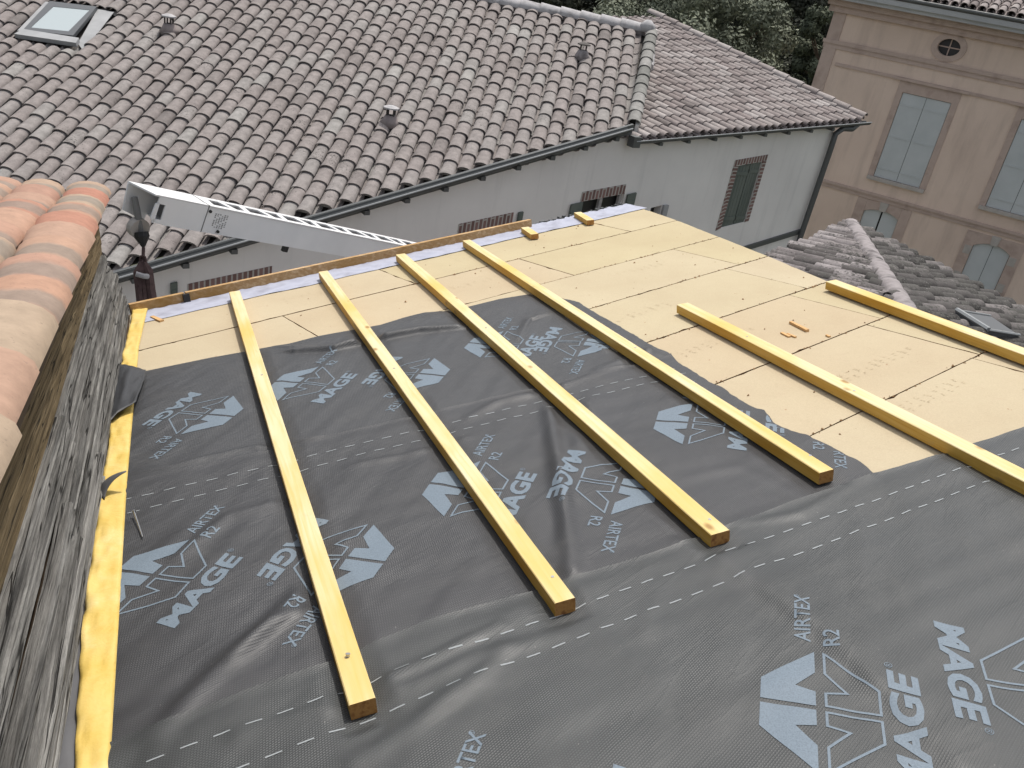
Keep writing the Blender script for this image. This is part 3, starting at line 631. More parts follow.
put_tiles('roof', tile_field(ob, dp, dpk, npr, cols_, .36, .105, .085, rng), M_tileR, tp_)
mb = MB(); mb.add([ob+dp*(U0-.5)-npr*.03, ob+dp*U1-npr*.03, ob+dp*U1-dpk*6-npr*.03, ob+dp*(U0-.5)-dpk*6-npr*.03], [(0, 1, 2, 3)]); mb.obj('roof_underlay', M_chan, tp_)
ch = ([], [], [])
for (x, lo, hi) in cols_:
    for y_ in np.arange(0, 1.3, .4): add_tile(ch, ob+dp*(x+.115)-dpk*(y_+.42)-npr*.03, dp, dpk, npr, .07, .08, .45, .05, .012, .01, (.3, .5), 4, True)
put_tiles('roof_channels', ch, M_tileR, tp_)

# ================================================================ small mossy hip roof to the right
RS = 10.6; Cn = ray(853, 218)*RS - np.array([0, 0, .1])
azl, azr = rad(33), rad(-24)
el_ = np.array([-math.sin(azl), -math.cos(azl), 0]); er_ = np.array([-math.sin(azr), -math.cos(azr), 0])      # eaves from the corner back towards the camera
ul = np.array([-el_[1], el_[0], 0]); ul = ul if ul[0] > 0 else -ul       # uphill of left slope
ur = np.array([er_[1], -er_[0], 0]); ur = ur if ur[0] < 0 else -ur
pl_, pr_ = rad(12.5), rad(8.3)
def up3(u_, p_): return nrm(u_*math.cos(p_)+np.array([0, 0, math.sin(p_)]))
ul3, ur3 = up3(ul, pl_), up3(ur, pr_); nl_, nr_ = nrm(np.cross(el_, ul3)), nrm(np.cross(er_, ur3))
nl_ = nl_ if nl_[2] > 0 else -nl_; nr_ = nr_ if nr_[2] > 0 else -nr_
hip = nrm(np.cross(nl_, nr_)); hip = hip if hip[1] < 0 else -hip
assert hip[2] > 0
th = thing('outbuilding', gz(Cn+hip*3, GZ), 'low building with an old lichen-covered hip roof beside the work roof', 'house')
def hip_cols(e, upv, n_, tp__, maxlen, maxe):
    # hip position along e at distance t upslope
    A2 = np.array([e, upv]).T; co = np.linalg.lstsq(A2, hip, rcond=None)[0]   # hip = co0*e+co1*up
    cols = []; x = .1
    while x < maxe:
        L_ = x*co[1]/co[0]; cols.append((x, .03, -min(L_, maxlen))); x += tp__
    return cols, co
cl, col_ = hip_cols(el_, ul3, nl_, .19, 3.6, 6.2)
cr, cor_ = hip_cols(er_, ur3, nr_, .19, 3.6, 7.2)
bf = tile_field(Cn, el_, -ul3, nl_, cl, .28, .085, .062, rng, jit=.045, lift=.026); o_ = put_tiles('left_slope', bf, M_tileM, th); o_['label'] = 'pale lichen-covered slope left of the hip'
bf = tile_field(Cn, er_, -ur3, nr_, cr, .28, .088, .07, rng, jit=.05, lift=.024); o_ = put_tiles('right_slope', bf, M_tileD, th); o_['label'] = 'dark mossy slope right of the hip'
for e_, u_, n_, cc, mm in ((el_, ul3, nl_, cl, M_tileM), (er_, ur3, nr_, cr, M_tileD)):
    mb = MB(); x_ = cc[-1][0]; k_ = col_ if e_ is el_ else cor_
    hp = hip*(x_/k_[0]); mb.add([Cn-n_*.04, Cn+e_*x_-n_*.04, Cn+hp-n_*.04], [(0, 1, 2)]); mb.obj('roof_underlay', M_chan, th)
bc = ([], [], []); x = .02; hn = nrm(nl_+nr_); he = nrm(np.cross(hip, hn)); 
while x < 6:
    add_tile(bc, Cn+hip*(x+.42)+hn*.03, he, -hip, hn, .082, .092, .42, .06, .02, .006, (rng.uniform(.4, 1), .5)); x += .37
put_tiles('hip_cap', bc, M_cap, th)
mb = MB(); 
for e_, L_ in ((el_, 6.2), (er_, 7.2)):
    mb.quad(Cn-np.array([0, 0, .1])+hip*.15, Cn+e_*L_-np.array([0, 0, .1])+hip*.15, gz(Cn+e_*L_+hip*.15, GZ), gz(Cn+hip*.15, GZ))
mb.obj('wall', M_pink, th)
# rooflight on the mossy slope
def HP(x, y, h=0): return hit(x, y, nr_, Cn+nr_*h)
sk = thing('roof_hatch', HP(985, 325, .1), 'dark metal framed hatch lying in the mossy slope at the right edge', 'roof hatch')
qd = [HP(956, 311, .09), HP(988, 331, .09), HP(1019, 336, .09), HP(990, 316.5, .09)]
mb = MB(); mb.hexa([p-nr_*.05 for p in qd]+[p+nr_*.005 for p in qd]); mb.obj('hatch_panel', M_frame, sk)
mb = MB(); mb.tube([qd[0]+nr_*.012, qd[1]+nr_*.012], .02, 6); mb.tube([qd[1]+nr_*.01, qd[2]+nr_*.01], .012, 6); mb.tube([qd[0]+nr_*.01, qd[3]+nr_*.01], .008, 6); mb.obj('hatch_rim', M_rim, sk)
# ================================================================ trees behind the roofs
def tree(name, label, cat, c, rx, rz, m, lumps, seed, leaf=.16, nper=260, trunk_h=None, up=.0, group='trees behind the tiled house'):
    r = random.Random(seed); c = np.array(c, float); base = np.array([c[0], c[1], GZ])
    t_ = thing(name, base, label, cat, group)
    V, F, T = [], [], []
    clumps = []
    for i in range(lumps):
        a = r.uniform(0, 2*math.pi); ph = math.acos(r.uniform(-.75, 1)); q = r.uniform(.62, 1.0) if r.random() < .8 else r.uniform(.2, .6)
        d_ = np.array([math.cos(a)*math.sin(ph)*rx*q, math.sin(a)*math.sin(ph)*rx*q, math.cos(ph)*rz*q]); clumps.append((c+d_, r.uniform(.13, .24)*rx, d_))
    for cc, cr_, d_ in clumps:
        tone = r.uniform(0, .55)
        for k in range(nper):
            v = np.array([r.gauss(0, 1), r.gauss(0, 1), r.gauss(0, .8)]); v /= np.linalg.norm(v)+1e-6; p = cc+v*cr_*r.uniform(.55, 1.05)
            n_ = v+np.array([r.uniform(-.7, .7), r.uniform(-.7, .7), r.uniform(-.3, .9)]); n_ /= np.linalg.norm(n_); a_ = np.cross(n_, [r.uniform(-1, 1), r.uniform(-1, 1), r.uniform(-1, 1)]); a_ /= np.linalg.norm(a_)+1e-6; b_ = np.cross(n_, a_)
            s_ = leaf*r.uniform(.6, 1.4); k0 = len(V); V += [p-a_*s_, p+b_*s_*.45, p+a_*s_, p-b_*s_*.45]; F.append((k0, k0+1, k0+2, k0+3)); tt = min(1, max(0, tone+r.uniform(-.1, .45))); T += [(tt, 0, 0, 1)]*4
    obj('crown', V, F, m, t_, col=T)
    mb = MB(); mb.tube([base, base+np.array([.1, 0, (c[2]-GZ)*.5]), c-np.array([0, 0, rz*.3])], [.28, .22, .14], 8)
    for cc, cr_, d_ in clumps[::4]:
        s_ = c-np.array([0, 0, rz*.45]); mb.tube([s_, (s_+cc)/2-np.array([0, 0, .1*rz]), cc], [.09, .05, .02], 5)
    mb.obj('trunk', M_bark, t_)
def at(px, py, dist): r_ = ray(px, py); return r_/np.linalg.norm(r_[:2])*dist
tree('pine_tree', 'rounded grey-green umbrella pine just beyond the roof ridges', 'tree', at(690, 52, 34), 3.6, 2.7, M_pine, 110, 11, .075, 620)
tree('pine_tree', 'small mid-green pine squeezed between the dark trees and the townhouse corner', 'tree', at(838, 52, 44), 2.2, 2.6, M_grn2, 50, 12, .09, 500)
tree('broadleaf_tree', 'dark tree filling the gap right of the umbrella pine', 'tree', at(775, 28, 50), 4.2, 4.2, M_oak, 80, 13, .12, 420)
tree('broadleaf_tree', 'dark bushy tree low between the townhouse and the tiled roof', 'tree', at(800, 95, 47), 2.8, 3.0, M_oak, 50, 14, .11, 400)
tree('broadleaf_tree', 'very dark tree behind the right shoulder of the umbrella pine', 'tree', at(745, -8, 56), 5.0, 4.2, M_oak, 70, 15, .14, 400)
tree('broadleaf_tree', 'dark evergreen rising behind the ridge left of the umbrella pine', 'tree', at(600, -4, 46), 4.0, 2.6, M_oak, 70, 16, .11, 420)
tree('broadleaf_tree', 'dark olive tree furthest left above the ridge tiles', 'tree', at(535, -25, 52), 4.2, 3.6, M_oak, 60, 17, .13, 380)
tree('broadleaf_tree', 'tall dark tree at the top edge beside the townhouse cornice', 'tree', at(822, -14, 58), 4.0, 4.5, M_grn2, 50, 18, .15, 380)
# far wooded mass so that the background stays dark green
r = random.Random(5); V, F, T = [], [], []
for i in range(26000):
    a = r.uniform(-.35, .62); dd = r.uniform(62, 74); z = GZ + r.random()**.8*9.5
    p = np.array([math.sin(a)*dd, math.cos(a)*dd, z+1.2*math.sin(a*23)+.8*math.sin(a*51)]); n_ = nrm([r.gauss(0, 1), r.gauss(-.6, 1), r.gauss(.5, 1)]); a_ = nrm(np.cross(n_, [r.gauss(0, 1), r.gauss(0, 1), .3])); b_ = np.cross(n_, a_); s_ = r.uniform(.35, .75); k0 = len(V)
    V += [p-a_*s_, p+b_*s_*.6, p+a_*s_, p-b_*s_*.6]; F.append((k0, k0+1, k0+2, k0+3)); T += [(r.random()*.8, 0, 0, 1)]*4
tagp(obj('distant_wood', V, F, M_oak, col=T), 'dark distant woodland behind the individual trees', 'woodland', kind='stuff')

# ================================================================ truck crane jib
R0, R1 = 6.9, 9.4
def rr(x, y, d): r_ = ray(x, y); return r_/np.linalg.norm(r_)*d
jb = thing('crane_jib', rr(200, 210, 7.6), 'pale grey box-section crane jib with slotted top flange reaching over the street', 'crane')
e0 = rr(130, 183, R0); e1 = rr(432, 247, R1); ax = nrm(e1-e0); LJ = np.linalg.norm(e1-e0)
sidev = nrm(np.cross(ax, [0, 0, 1])); sidev = sidev if sidev[1] < 0 else -sidev      # towards the camera
upj = nrm(np.cross(sidev, ax)); upj = upj if upj[2] > 0 else -upj
HJ, WJ = .2, .22
ro = rad(5); sidev, upj = sidev*math.cos(ro)-upj*math.sin(ro), upj*math.cos(ro)+sidev*math.sin(ro)
def J(a, s_, h): return e0+ax*a+sidev*s_+upj*h
# reference line e0-e1 is the far upper edge of the flange; near face at s=WJ
def jbox(mb, a0, a1, s0, s1, h0, h1, mi=0): mb.hexa([J(a0, s0, h0), J(a1, s0, h0), J(a1, s1, h0), J(a0, s1, h0), J(a0, s0, h1), J(a1, s0, h1), J(a1, s1, h1), J(a0, s1, h1)], mi)
mb = MB()
# near web with a nose shape and an oblong hole (built from strips)
TH = .012; a_s = .19
for a0, a1, h0, h1 in ((a_s, LJ, -HJ, 0), (.1, a_s, -HJ*.97, -.165), ):
    jbox(mb, a0, a1, WJ-TH, WJ, h0, h1)
jbox(mb, .1, a_s, WJ-TH, WJ, -.05, 0); jbox(mb, .165, a_s, WJ-TH, WJ, -.165, -.05)
mb.hexa([J(.08, WJ-TH, -.165), J(.115, WJ-TH, -.19), J(.115, WJ, -.19), J(.08, WJ, -.165), J(.085, WJ-TH, -.055), J(.115, WJ-TH, -.04), J(.115, WJ, -.04), J(.085, WJ, -.055)])
jbox(mb, a_s, LJ, 0, TH, -HJ, 0); jbox(mb, a_s, LJ, TH, WJ-TH, -HJ, -HJ+TH)
mb.hexa([J(.0, 0, -.2), J(a_s, 0, -.25), J(a_s, TH, -.25), J(.0, TH, -.2), J(-.02, 0, 0), J(a_s, 0, 0), J(a_s, TH, 0), J(-.02, TH, 0)])
mb.obj('jib_web', M_alu, jb)
mb = MB(); mb.hexa([J(-.02, 0, 0), J(.52, 0, 0), J(.52, WJ, 0), J(.06, WJ, 0), J(-.02, 0, TH), J(.52, 0, TH), J(.52, WJ, TH), J(.06, WJ, TH)])
jbox(mb, .53, LJ, 0, .05, 0, TH); jbox(mb, .53, LJ, WJ-.05, WJ+.004, 0, TH)
x = .53; k = 0
while x < LJ:                                     # bridges between the slots alternate diagonally
    wv = .06 if k else .1; q1, q2 = .05, WJ-.05; sl2 = .03 if k % 2 else -.03; mb.hexa([J(x, q1, 0), J(x+wv, q1, 0), J(x+wv+sl2, q2, 0), J(x+sl2, q2, 0), J(x, q1, TH), J(x+wv, q1, TH), J(x+wv+sl2, q2, TH), J(x+sl2, q2, TH)]); x += .2; k += 1
mb.obj('slotted_flange', mat('jib_flange_white', (.66, .66, .66), .35, .5), jb)
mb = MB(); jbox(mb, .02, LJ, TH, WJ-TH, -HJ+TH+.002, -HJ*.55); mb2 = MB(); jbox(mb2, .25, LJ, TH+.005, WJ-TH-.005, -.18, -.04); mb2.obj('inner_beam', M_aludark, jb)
mb = MB(); jbox(mb, .52, .528, -.002, WJ+.002, -HJ-.002, TH+.002); mb.obj('joint_strip', M_aludark, jb)
mb = MB()
for a_, h_ in ((.545, -.03), (.67, -.175)): mb.tube([J(a_, WJ, h_), J(a_, WJ+.012, h_)], .012, 8)
jbox(mb, 1.38, 1.43, WJ-.03, WJ, -HJ-.05, -HJ); mb.obj('bolt', M_black, jb)
mb = MB()
for i in range(6):
    for j in range(9):
        if (i*7+j*3) % 5: jbox(mb, .6+i*.022, .612+i*.022, WJ+.001, WJ+.0015, -.15+j*.013+.002*(i % 2), -.15+j*.013+.008)
mb.add([J(.65, WJ+.002, -.185), J(.69, WJ+.002, -.185), J(.67, WJ+.002, -.158)], [(0, 1, 2)])
for i in range(10): jbox(mb, .09+.013*math.cos(.7+i*.55)-.003, .09+.013*math.cos(.7+i*.55)+.003, TH+.001, TH+.002, -.13+.013*math.sin(.7+i*.55)-.003, -.13+.013*math.sin(.7+i*.55)+.003)
mb.obj('printed_label', M_aludark, jb)
mb = MB(); c_ = J(.11, .08, -.29); mb.tube([c_-sidev*.03, c_+sidev*.03], .075, 16); mb.obj('rope_sheave', M_stone, jb)
# hook assembly
hp0 = J(.03, .05, -.08); hang = thing('hook_block', hp0-np.array([0, 0, .4]), 'dark lifting rod and hook with brown sling hanging from the jib tip', 'lifting hook')
mb = MB(); hp1 = rr(141, 232, 6.95); mb.tube([hp0, hp0+(hp1-hp0)*.4, hp1], [.022, .026, .02], 8); mb.obj('lifting_rod', M_aludark, hang)
mb = MB(); hp2 = rr(143.5, 247, 6.95); mb.tube([hp1, hp1+(hp2-hp1)*.3, hp2], [.05, .055, .012], 10); mb.obj('rubber_cone', M_black, hang)
mb = MB(); hp3 = rr(143, 262, 6.95); mb.tube([hp2, hp3], .012, 6)
for k in range(4):
    cc = hp3+np.array([0, 0, .02-.035*k]); th_ = k*math.pi/2; ring = [cc+np.array([math.cos(th_)*math.cos(a)*.022, math.sin(th_)*math.cos(a)*.022, math.sin(a)*.03]) for a in np.linspace(0, 2*math.pi, 9)]
    mb.tube(ring, .008, 5)
mb.obj('chain_links', M_strap, hang)
mb = MB(); hp4 = rr(144, 272, 6.95); hp5 = rr(149, 310, 6.95)
for k in range(6):
    o = np.array([.022*math.cos(k), .022*math.sin(k*1.7), 0]); mb.tube([hp3+o*.3, hp4+o*1.6, (hp4+hp5)/2+o*(1.3+.5*(k % 2)), hp5+o*1.8], [.018, .03, .026, .03], 6)
mb.obj('sling', M_strap, hang)
mb = MB(); q = rr(143, 276, 6.88); mb.tube([q-sidev*.03-ax*.04, q-ax*.0, q+ax*.04], .02, 8); mb.obj('sling_tag', M_ridge, hang)

# ================================================================ neighbouring upper house on the left
bt = nrm(ray(150, 95)); lt = nrm(np.cross(bt, [0, 0, 1])); nt = nrm(np.cross(lt, bt)); nt = nt if nt[2] > 0 else -nt
r_ = ray(105, 205); pV = r_*(5.8/(r_@Bv))
nh = thing('old_house', gz(Q(-2, 3, 0), GZ), 'taller old house at the left with orange banded tiles and weathered timber verge', 'house')
cO = []; lat = -.128; k = 0
while lat > -2.9: cO.append((lat, .66, -7.2)); lat -= .268; k += 1
rn = random.Random(21)
bo = tile_field(pV-nt*.024+lt*.014, lt, bt, nt, cO, .42, .138, .074, rn, L=.5, jit=.008, lift=.026, tint=lambda a, x, r: (r.random(), r.random()))
put_tiles('roof', bo, M_or, nh)
ch = ([], [], [])
for (l_, lo, hi) in cO:
    for y_ in np.arange(.6, -7, -.42): add_tile(ch, pV+lt*(l_-.134)+bt*(y_-.5)-nt*.06, lt, bt, nt, .085, .1, .5, .055, .013, .02, (rn.random(), .2), 6, True)
put_tiles('roof_channels', ch, M_or, nh)
mb = MB(); mb.box(pV-lt*2.95+bt*.6-nt*.16, lt*2.9, bt*-8, nt*.07); mb.obj('roof_deck', M_deck, nh)
# ochre stained verge board below the tiles, and grey lapped planks below it
def lathe_board(name, prof0, prof1, y0, y1, m, thick, seed, amp=.006, ny=90, step=.02, bulge=.005, grooves=2.):
    """board between two edge lines (x,h) at y0 and y1; prof = [(x,h) top, (x,h) bottom]"""
    nv = 26; V = []; UV = []; n_ = None
    for side in (0, 1):
        for i in range(ny+1):
            f = i/ny; y = y0+(y1-y0)*f
            for j in range(nv+1):
                g_ = j/nv; x0 = prof0[0][0]*(1-f)+prof1[0][0]*f; h0 = prof0[0][1]*(1-f)+prof1[0][1]*f; x1 = prof0[1][0]*(1-f)+prof1[1][0]*f; h1 = prof0[1][1]*(1-f)+prof1[1][1]*f
                x = x0+(x1-x0)*g_; h = h0+(h1-h0)*g_
                gv = abs(math.sin(math.pi*(g_*grooves+.12+.03*noise.noise(Vector((y*1.1, seed, 2)))))); rel = bulge*(min(1, gv*2.2)-1)*2.2
                d_ = rel+noise.noise(Vector((y*.8+seed, g_*3, seed)))*amp*1.6+noise.noise(Vector((y*1.3, g_*22+seed, seed*2)))*amp*.7+noise.noise(Vector((y*9, g_*30, seed)))*amp*.25
                ed = noise.noise(Vector((y*3.1+seed*3, j*.0+seed, 1)))*amp*.7
                if j == nv: h += ed+.35*abs(noise.noise(Vector((y*9+seed, 3, 1))))*amp*2
                if i in (0, ny): y_ = y+noise.noise(Vector((g_*9, seed, i)))*.03
                else: y_ = y
                out = nrm([h0-h1, x1-x0]) if True else None
                ox, oh = abs(h0-h1), (x1-x0); l_ = math.hypot(ox, oh); ox /= l_; oh /= l_
                dd = d_ if side == 0 else d_-thick
                V.append(Q(x+ox*dd, y_, h+oh*dd)); UV.append((y_+seed, (g_*abs(h0-h1) if side == 0 else (-thick if g_ < .5 else abs(h0-h1)+thick))+seed))
    q = nv+1; tot = (ny+1)*q; F = []
    for i in range(ny):
        for j in range(nv):
            a = i*q+j; F.append((a, a+1, a+q+1, a+q)); F.append((tot+a, tot+a+q, tot+a+q+1, tot+a+1))
        a = i*q; F.append((a, a+q, tot+a+q, tot+a)); a = i*q+nv; F.append((a, tot+a, tot+a+q, a+q))
    for j in range(nv):
        F.append((j, tot+j, tot+j+1, j+1)); a = ny*q+j; F.append((a, a+1, tot+a+1, tot+a))
    o = obj(name, V, F, m, nh, False, uv=UV); return o
b_ = lathe_board('verge_board', [(-.52, .93), (-.555, .47)], [(-.505, .69), (-.545, .36)], .2, 5.82, M_och, .03, 3.1, .004, bulge=.002, grooves=1)
b_['label'] = 'brown-stained timber board under the orange tiles'
far = [(-.53, .405), (-.492, .275), (-.468, .125), (-.452, .012)]
near = [(-.56, .505), (-.548, .36), (-.542, .2), (-.548, .05)]
mid = [(a[0]*.55+b[0]*.45, a[1]*.55+b[1]*.45) for a, b in zip(far, near)]
ends = (5.70, 5.74, 5.76)
for k in range(3):
    a0, a1 = far[k], far[k+1]; m0, m1 = mid[k], mid[k+1]; n0, n1 = near[k], near[k+1]
    lathe_board('cladding_plank', [(m0[0]+.01, m0[1]-.014), (m1[0]-.006, m1[1]+.008)], [(a0[0]+.01, a0[1]-.01), (a1[0]-.006, a1[1]+.007)], (3.0, 2.6, 3.3)[k], ends[k], M_grey, .026, 5.3+k*3.7, .006, grooves=(1.5, 2.2, 1.6)[k])
    lathe_board('cladding_plank', [(n0[0]+.02, n0[1]-.016), (n1[0]+.004, n1[1]+.01)], [(m0[0]+.02, m0[1]-.014), (m1[0]+.004, m1[1]+.008)], .1, (3.06, 2.67, 3.36)[k], M_grey, .03, 15.3+k*2.9, .007, ny=110, bulge=.006, grooves=(2.3, 1.5, 2.1)[k])
mb = MB(); mb.hexa([Q(-.75, .0, -.3), Q(-.56, .0, -.3), Q(-.56, 5.6, -.3), Q(-.75, 5.6, -.3), Q(-.75, 0, .72), Q(-.575, 0, .72), Q(-.575, 5.6, .58), Q(-.75, 5.6, .58)]); mb.obj('gable_wall', M_deck, nh)
mb = MB(); a_, b_2, c_, d_ = Q(-.75, 0, -.3), Q(-.56, 5.6, -.3), Q(-3.5, 5.6, -.3), Q(-3.5, 0, -.3)
mb.hexa([gz(a_, GZ), gz(b_2, GZ), gz(c_, GZ), gz(d_, GZ), Q(-.75, 0, -.25), Q(-.6, 5.6, -.25), Q(-3.5, 5.6, -.25), Q(-3.5, 0, -.25)]); mb.obj('lower_wall', M_white, nh)

# ================================================================ roof being repaired
wh = thing('roof_under_repair', gz(P(2, 3, 0), GZ), 'building whose low pitched roof is being re-covered, seen from above', 'house')
RE = [(5.75, 5.33), (5.5, 5.29), (5.35, 5.31), (5.03, 5.17), (4.68, 5.05), (4.29, 4.93), (3.75, 4.76), (3.38, 4.63), (3.07, 4.52), (1.74, 4.17), (0, 3.72), (-2.5, 3.1)]
def sright(c): return float(np.interp(c, [a for a, _ in RE[::-1]], [b for _, b in RE[::-1]]))
ol = [(xleft(-.56, -1.5), -1.5), (sright(-1.5), -1.5)]+[(sright(c)-.01, c) for c in (0, 1.74, 3.07, 4.29, 5.35, 5.72)]+[(xleft(-.56, 5.72), 5.72)]
mb = MB(); k = len(ol); mb.add([P(s, c, -.16) for s, c in ol]+[P(s, c, -.024) for s, c in ol], [list(range(k))[::-1], list(range(k, 2*k))]+[(i, (i+1) % k, k+(i+1) % k, k+i) for i in range(k)]); mb.obj('roof_deck', M_deck, wh)
inn = [(xleft(-.5, -1.4), -1.4), (sright(-1.4)-.15, -1.4), (sright(3)-.15, 3), (sright(5.5)-.15, 5.5), (xleft(-.5, 5.5), 5.5)]
mb = MB(); k = len(inn); mb.add([gz(P(s, c, 0), GZ) for s, c in inn]+[P(s, c, -.15) for s, c in inn], [(i, (i+1) % k, k+(i+1) % k, k+i) for i in range(k)]); mb.obj('wall', M_white, wh)
# --- fibre boards, each one a thing
rows = [5.62, 4.90, 4.29, 3.69, 3.06, 2.46, 1.86, 1.26]
cuts = [[None, 2.69, 4.62, 'R'], [None, 1.77, 3.54, 'R'], [2.3, 4.45, 'R'], [2.7, 4.32, 'R'], [2.55, 4.14, 'R'], [2.3, 4.0, 'R'], [2.2, 3.93, 'R']]
rown = ['in the row along the eave', 'in the second row from the eave', 'in the third row from the eave', 'in the fourth row from the eave', 'in the fifth row from the eave', 'in the sixth row from the eave', 'in the row nearest the membrane overlap']
posn = {1: ['single'], 2: ['left-hand', 'right-hand'], 3: ['left-hand', 'middle', 'right-hand']}
rb = random.Random(9)
for ri in range(7):
    c1, c0 = rows[ri], rows[ri+1]; cu = cuts[ri]; nb_ = len(cu)-1
    for bi in range(nb_):
        g2 = .0032
        def sl(c, v, left): 
            if v is None: return xleft(-.46, c)
            if v == 'R': return sright(c)
            return v + (.0025 if left else -.0025)
        pts = []
        def edge(a, b, n):
            for i in range(n): pts.append((a[0]+(b[0]-a[0])*i/n, a[1]+(b[1]-a[1])*i/n))
        L0, L1 = sl(c0, cu[bi], True), sl(c1, cu[bi], True); R0_, R1_ = sl(c0, cu[bi+1], False), sl(c1, cu[bi+1], False)
        edge((L0, c0+g2), (R0_, c0+g2), 40); edge((R0_, c0+g2), (R1_, c1-g2), 12); edge((R1_, c1-g2), (L1, c1-g2), 40); edge((L1, c1-g2), (L0, c0+g2), 12)
        cx = sum(p[0] for p in pts)/len(pts); cy = sum(p[1] for p in pts)/len(pts); out = []
        for (s_, c_) in pts:
            j_ = rb.uniform(0, .0026) + (rb.uniform(.003, .013) if rb.random() < .09 else 0); dx, dy = cx-s_, cy-c_; l_ = math.hypot(dx, dy); out.append((s_+dx/l_*j_, c_+dy/l_*j_))
        hz = rb.uniform(-.0012, .0008)
        k = len(out); V = [P(s_, c_, -.02) for s_, c_ in out]+[P(s_, c_, hz) for s_, c_ in out]
        F = [list(range(k, 2*k))]+[(i, (i+1) % k, k+(i+1) % k, k+i) for i in range(k)]; midx = [0]+[1]*k
        nm = posn[nb_][bi]; base_ = P(cx, cy, -.02)
        o = obj('fibre_board', V, F, [M_board, M_edge], None, midx=midx, loc=base_)
        tagp(o, 'tan wood-fibre board, %s one %s' % (nm, rown[ri]), 'roof board', 'tan fibre boards laid on the roof')
# eave sheet (pale lavender) with crimped far edge
V = []; F = []; ns_ = 150
s_a, s_b = xleft(-.44, 5.6), 5.3
sR = sright(5.5)
for i in range(ns_+1):
    s_ = s_a+(sR-s_a)*i/ns_; nz_ = noise.noise(Vector((s_*3, 0, 1)))
    for j in range(7):
        f = j/6; c_ = 5.39+.02*nz_+f*(.26+.02*noise.noise(Vector((s_*9, 2, 0)))) + (.02*rb.uniform(-1, 1) if j == 6 else 0)
        c_ += max(0, (s_-4.3))*.02
        V.append(P(s_, c_, .004+.006*abs(noise.noise(Vector((s_*6, f*2, 3))))+(.014*abs(noise.noise(Vector((s_*25, 1, 3)))) if j >= 5 else 0)))
for i in range(ns_):
    for j in range(6): a = i*7+j; F.append((a, a+7, a+8, a+1))
tagp(obj('eave_sheet', V, F, M_lav, None, True, loc=P(2.5, 5.5, 0)), 'pale lavender flashing sheet running along the eave edge', 'flashing sheet')
# crumbs / crimped comb along the eave
comb = thing('eave_comb', P(2.6, 5.66, 0), 'ragged dark bird-stop comb standing along the eave sheet', 'eave comb')
mb = MB(); mb.hexa([P(s_a, 5.672, .001), P(sR, 5.672, .001), P(sR, 5.682, .001), P(s_a, 5.682, .001), P(s_a, 5.672, .007), P(sR, 5.672, .007), P(sR, 5.682, .007), P(s_a, 5.682, .007)]); rb2 = random.Random(4); s_ = s_a+.1
while s_ < sR-.05:
    l_ = rb2.uniform(.012, .03); hh = rb2.uniform(.006, .02); c_ = 5.665+rb2.uniform(-.015, .015); mb.hexa([P(s_, c_, .0), P(s_+l_, c_, .0), P(s_+l_, c_+.02, 0), P(s_, c_+.02, 0), P(s_+.004, c_, hh), P(s_+l_-.004, c_+rb2.uniform(-.01, .01), hh), P(s_+l_, c_+.02, hh), P(s_, c_+.02, hh)]); s_ += l_+rb2.uniform(.003, .05)
mb.obj('comb_teeth', M_zinc, comb)
# timber along the eave
fb = thing('eave_timber', P(2.6, 5.74, 0), 'long brown timber set on edge along the eave at the street side', 'timber')
f0, f1 = sc_of(128, 303.5, .065), sc_of(529, 219, .065); 
def fascia(a, b, wdt, h1, nm):
    a, b = np.array(a), np.array(b); t_ = (b-a)/np.linalg.norm(b-a); n_ = np.array([-t_[1], t_[0]]); 
    p = [a-n_*wdt, b-n_*wdt, b, a]; mb = MB(); mb.hexa([P(*q, -.05) for q in p]+[P(*q, h1) for q in p]); o = mb.obj(nm, M_fasc, fb); return o
md = np.array(f0)+(np.array(f1)-np.array(f0))*.11
fascia(f0, md-np.array([.006, 0]), .035, .065, 'timber_length'); fascia(md+np.array([.006, 0]), f1, .035, .065, 'timber_length')
mb = MB(); mb.box(P(md[0]-.02, md[1]-.055, 0), S*.04, Cc*.018, N*.06); mb.obj('joint_bracket', M_black, fb)

# --- membrane sheets
def seg_d(px, py, a, b):
    ax_, ay = a; bx, by = b; dx, dy = bx-ax_, by-ay; t_ = max(0, min(1, ((px-ax_)*dx+(py-ay)*dy)/(dx*dx+dy*dy+1e-9))); return math.hypot(px-ax_-t_*dx, py-ay-t_*dy), t_, (px-ax_)*dy-(py-ay)*dx
FOLD = []
def fold(pxs, amp, wid, asym=0.): FOLD.append(([sc_of(*q) for q in pxs], amp, wid, asym))
fold([(296, 354), (335, 352), (375, 342), (420, 334), (470, 329)], .036, .028, 1)
fold([(225, 352), (262, 344), (290, 349)], .015, .02, 1)
fold([(548, 398), (553, 440), (560, 480), (566, 520), (572, 575)], .03, .032)
fold([(590, 400), (583, 440), (578, 500)], .014, .05)
fold([(155, 742), (200, 695), (240, 655), (290, 610), (330, 570)], .017, .035)
fold([(235, 665), (275, 630), (318, 606)], .016, .025)
fold([(180, 560), (230, 520), (300, 500)], .01, .03)
fold([(330, 705), (380, 690), (430, 668), (500, 632)], .014, .02)
fold([(240, 740), (330, 715), (420, 690), (480, 660), (560, 640)], .011, .026)
fold([(355, 768), (410, 735), (470, 690), (510, 655)], .014, .03)
fold([(600, 372), (650, 352), (700, 365)], .014, .03); fold([(470, 420), (500, 405), (545, 395), (620, 370)], .013, .025)
fold([(520, 340), (530, 322), (548, 316)], .016, .015, 1); fold([(580, 345), (640, 360), (700, 390)], .014, .03)
fold([(690, 480), (740, 470), (800, 500)], .004, .03); fold([(640, 560), (655, 600), (640, 640)], .005, .03); fold([(580, 590), (600, 640), (640, 680)], .005, .03)
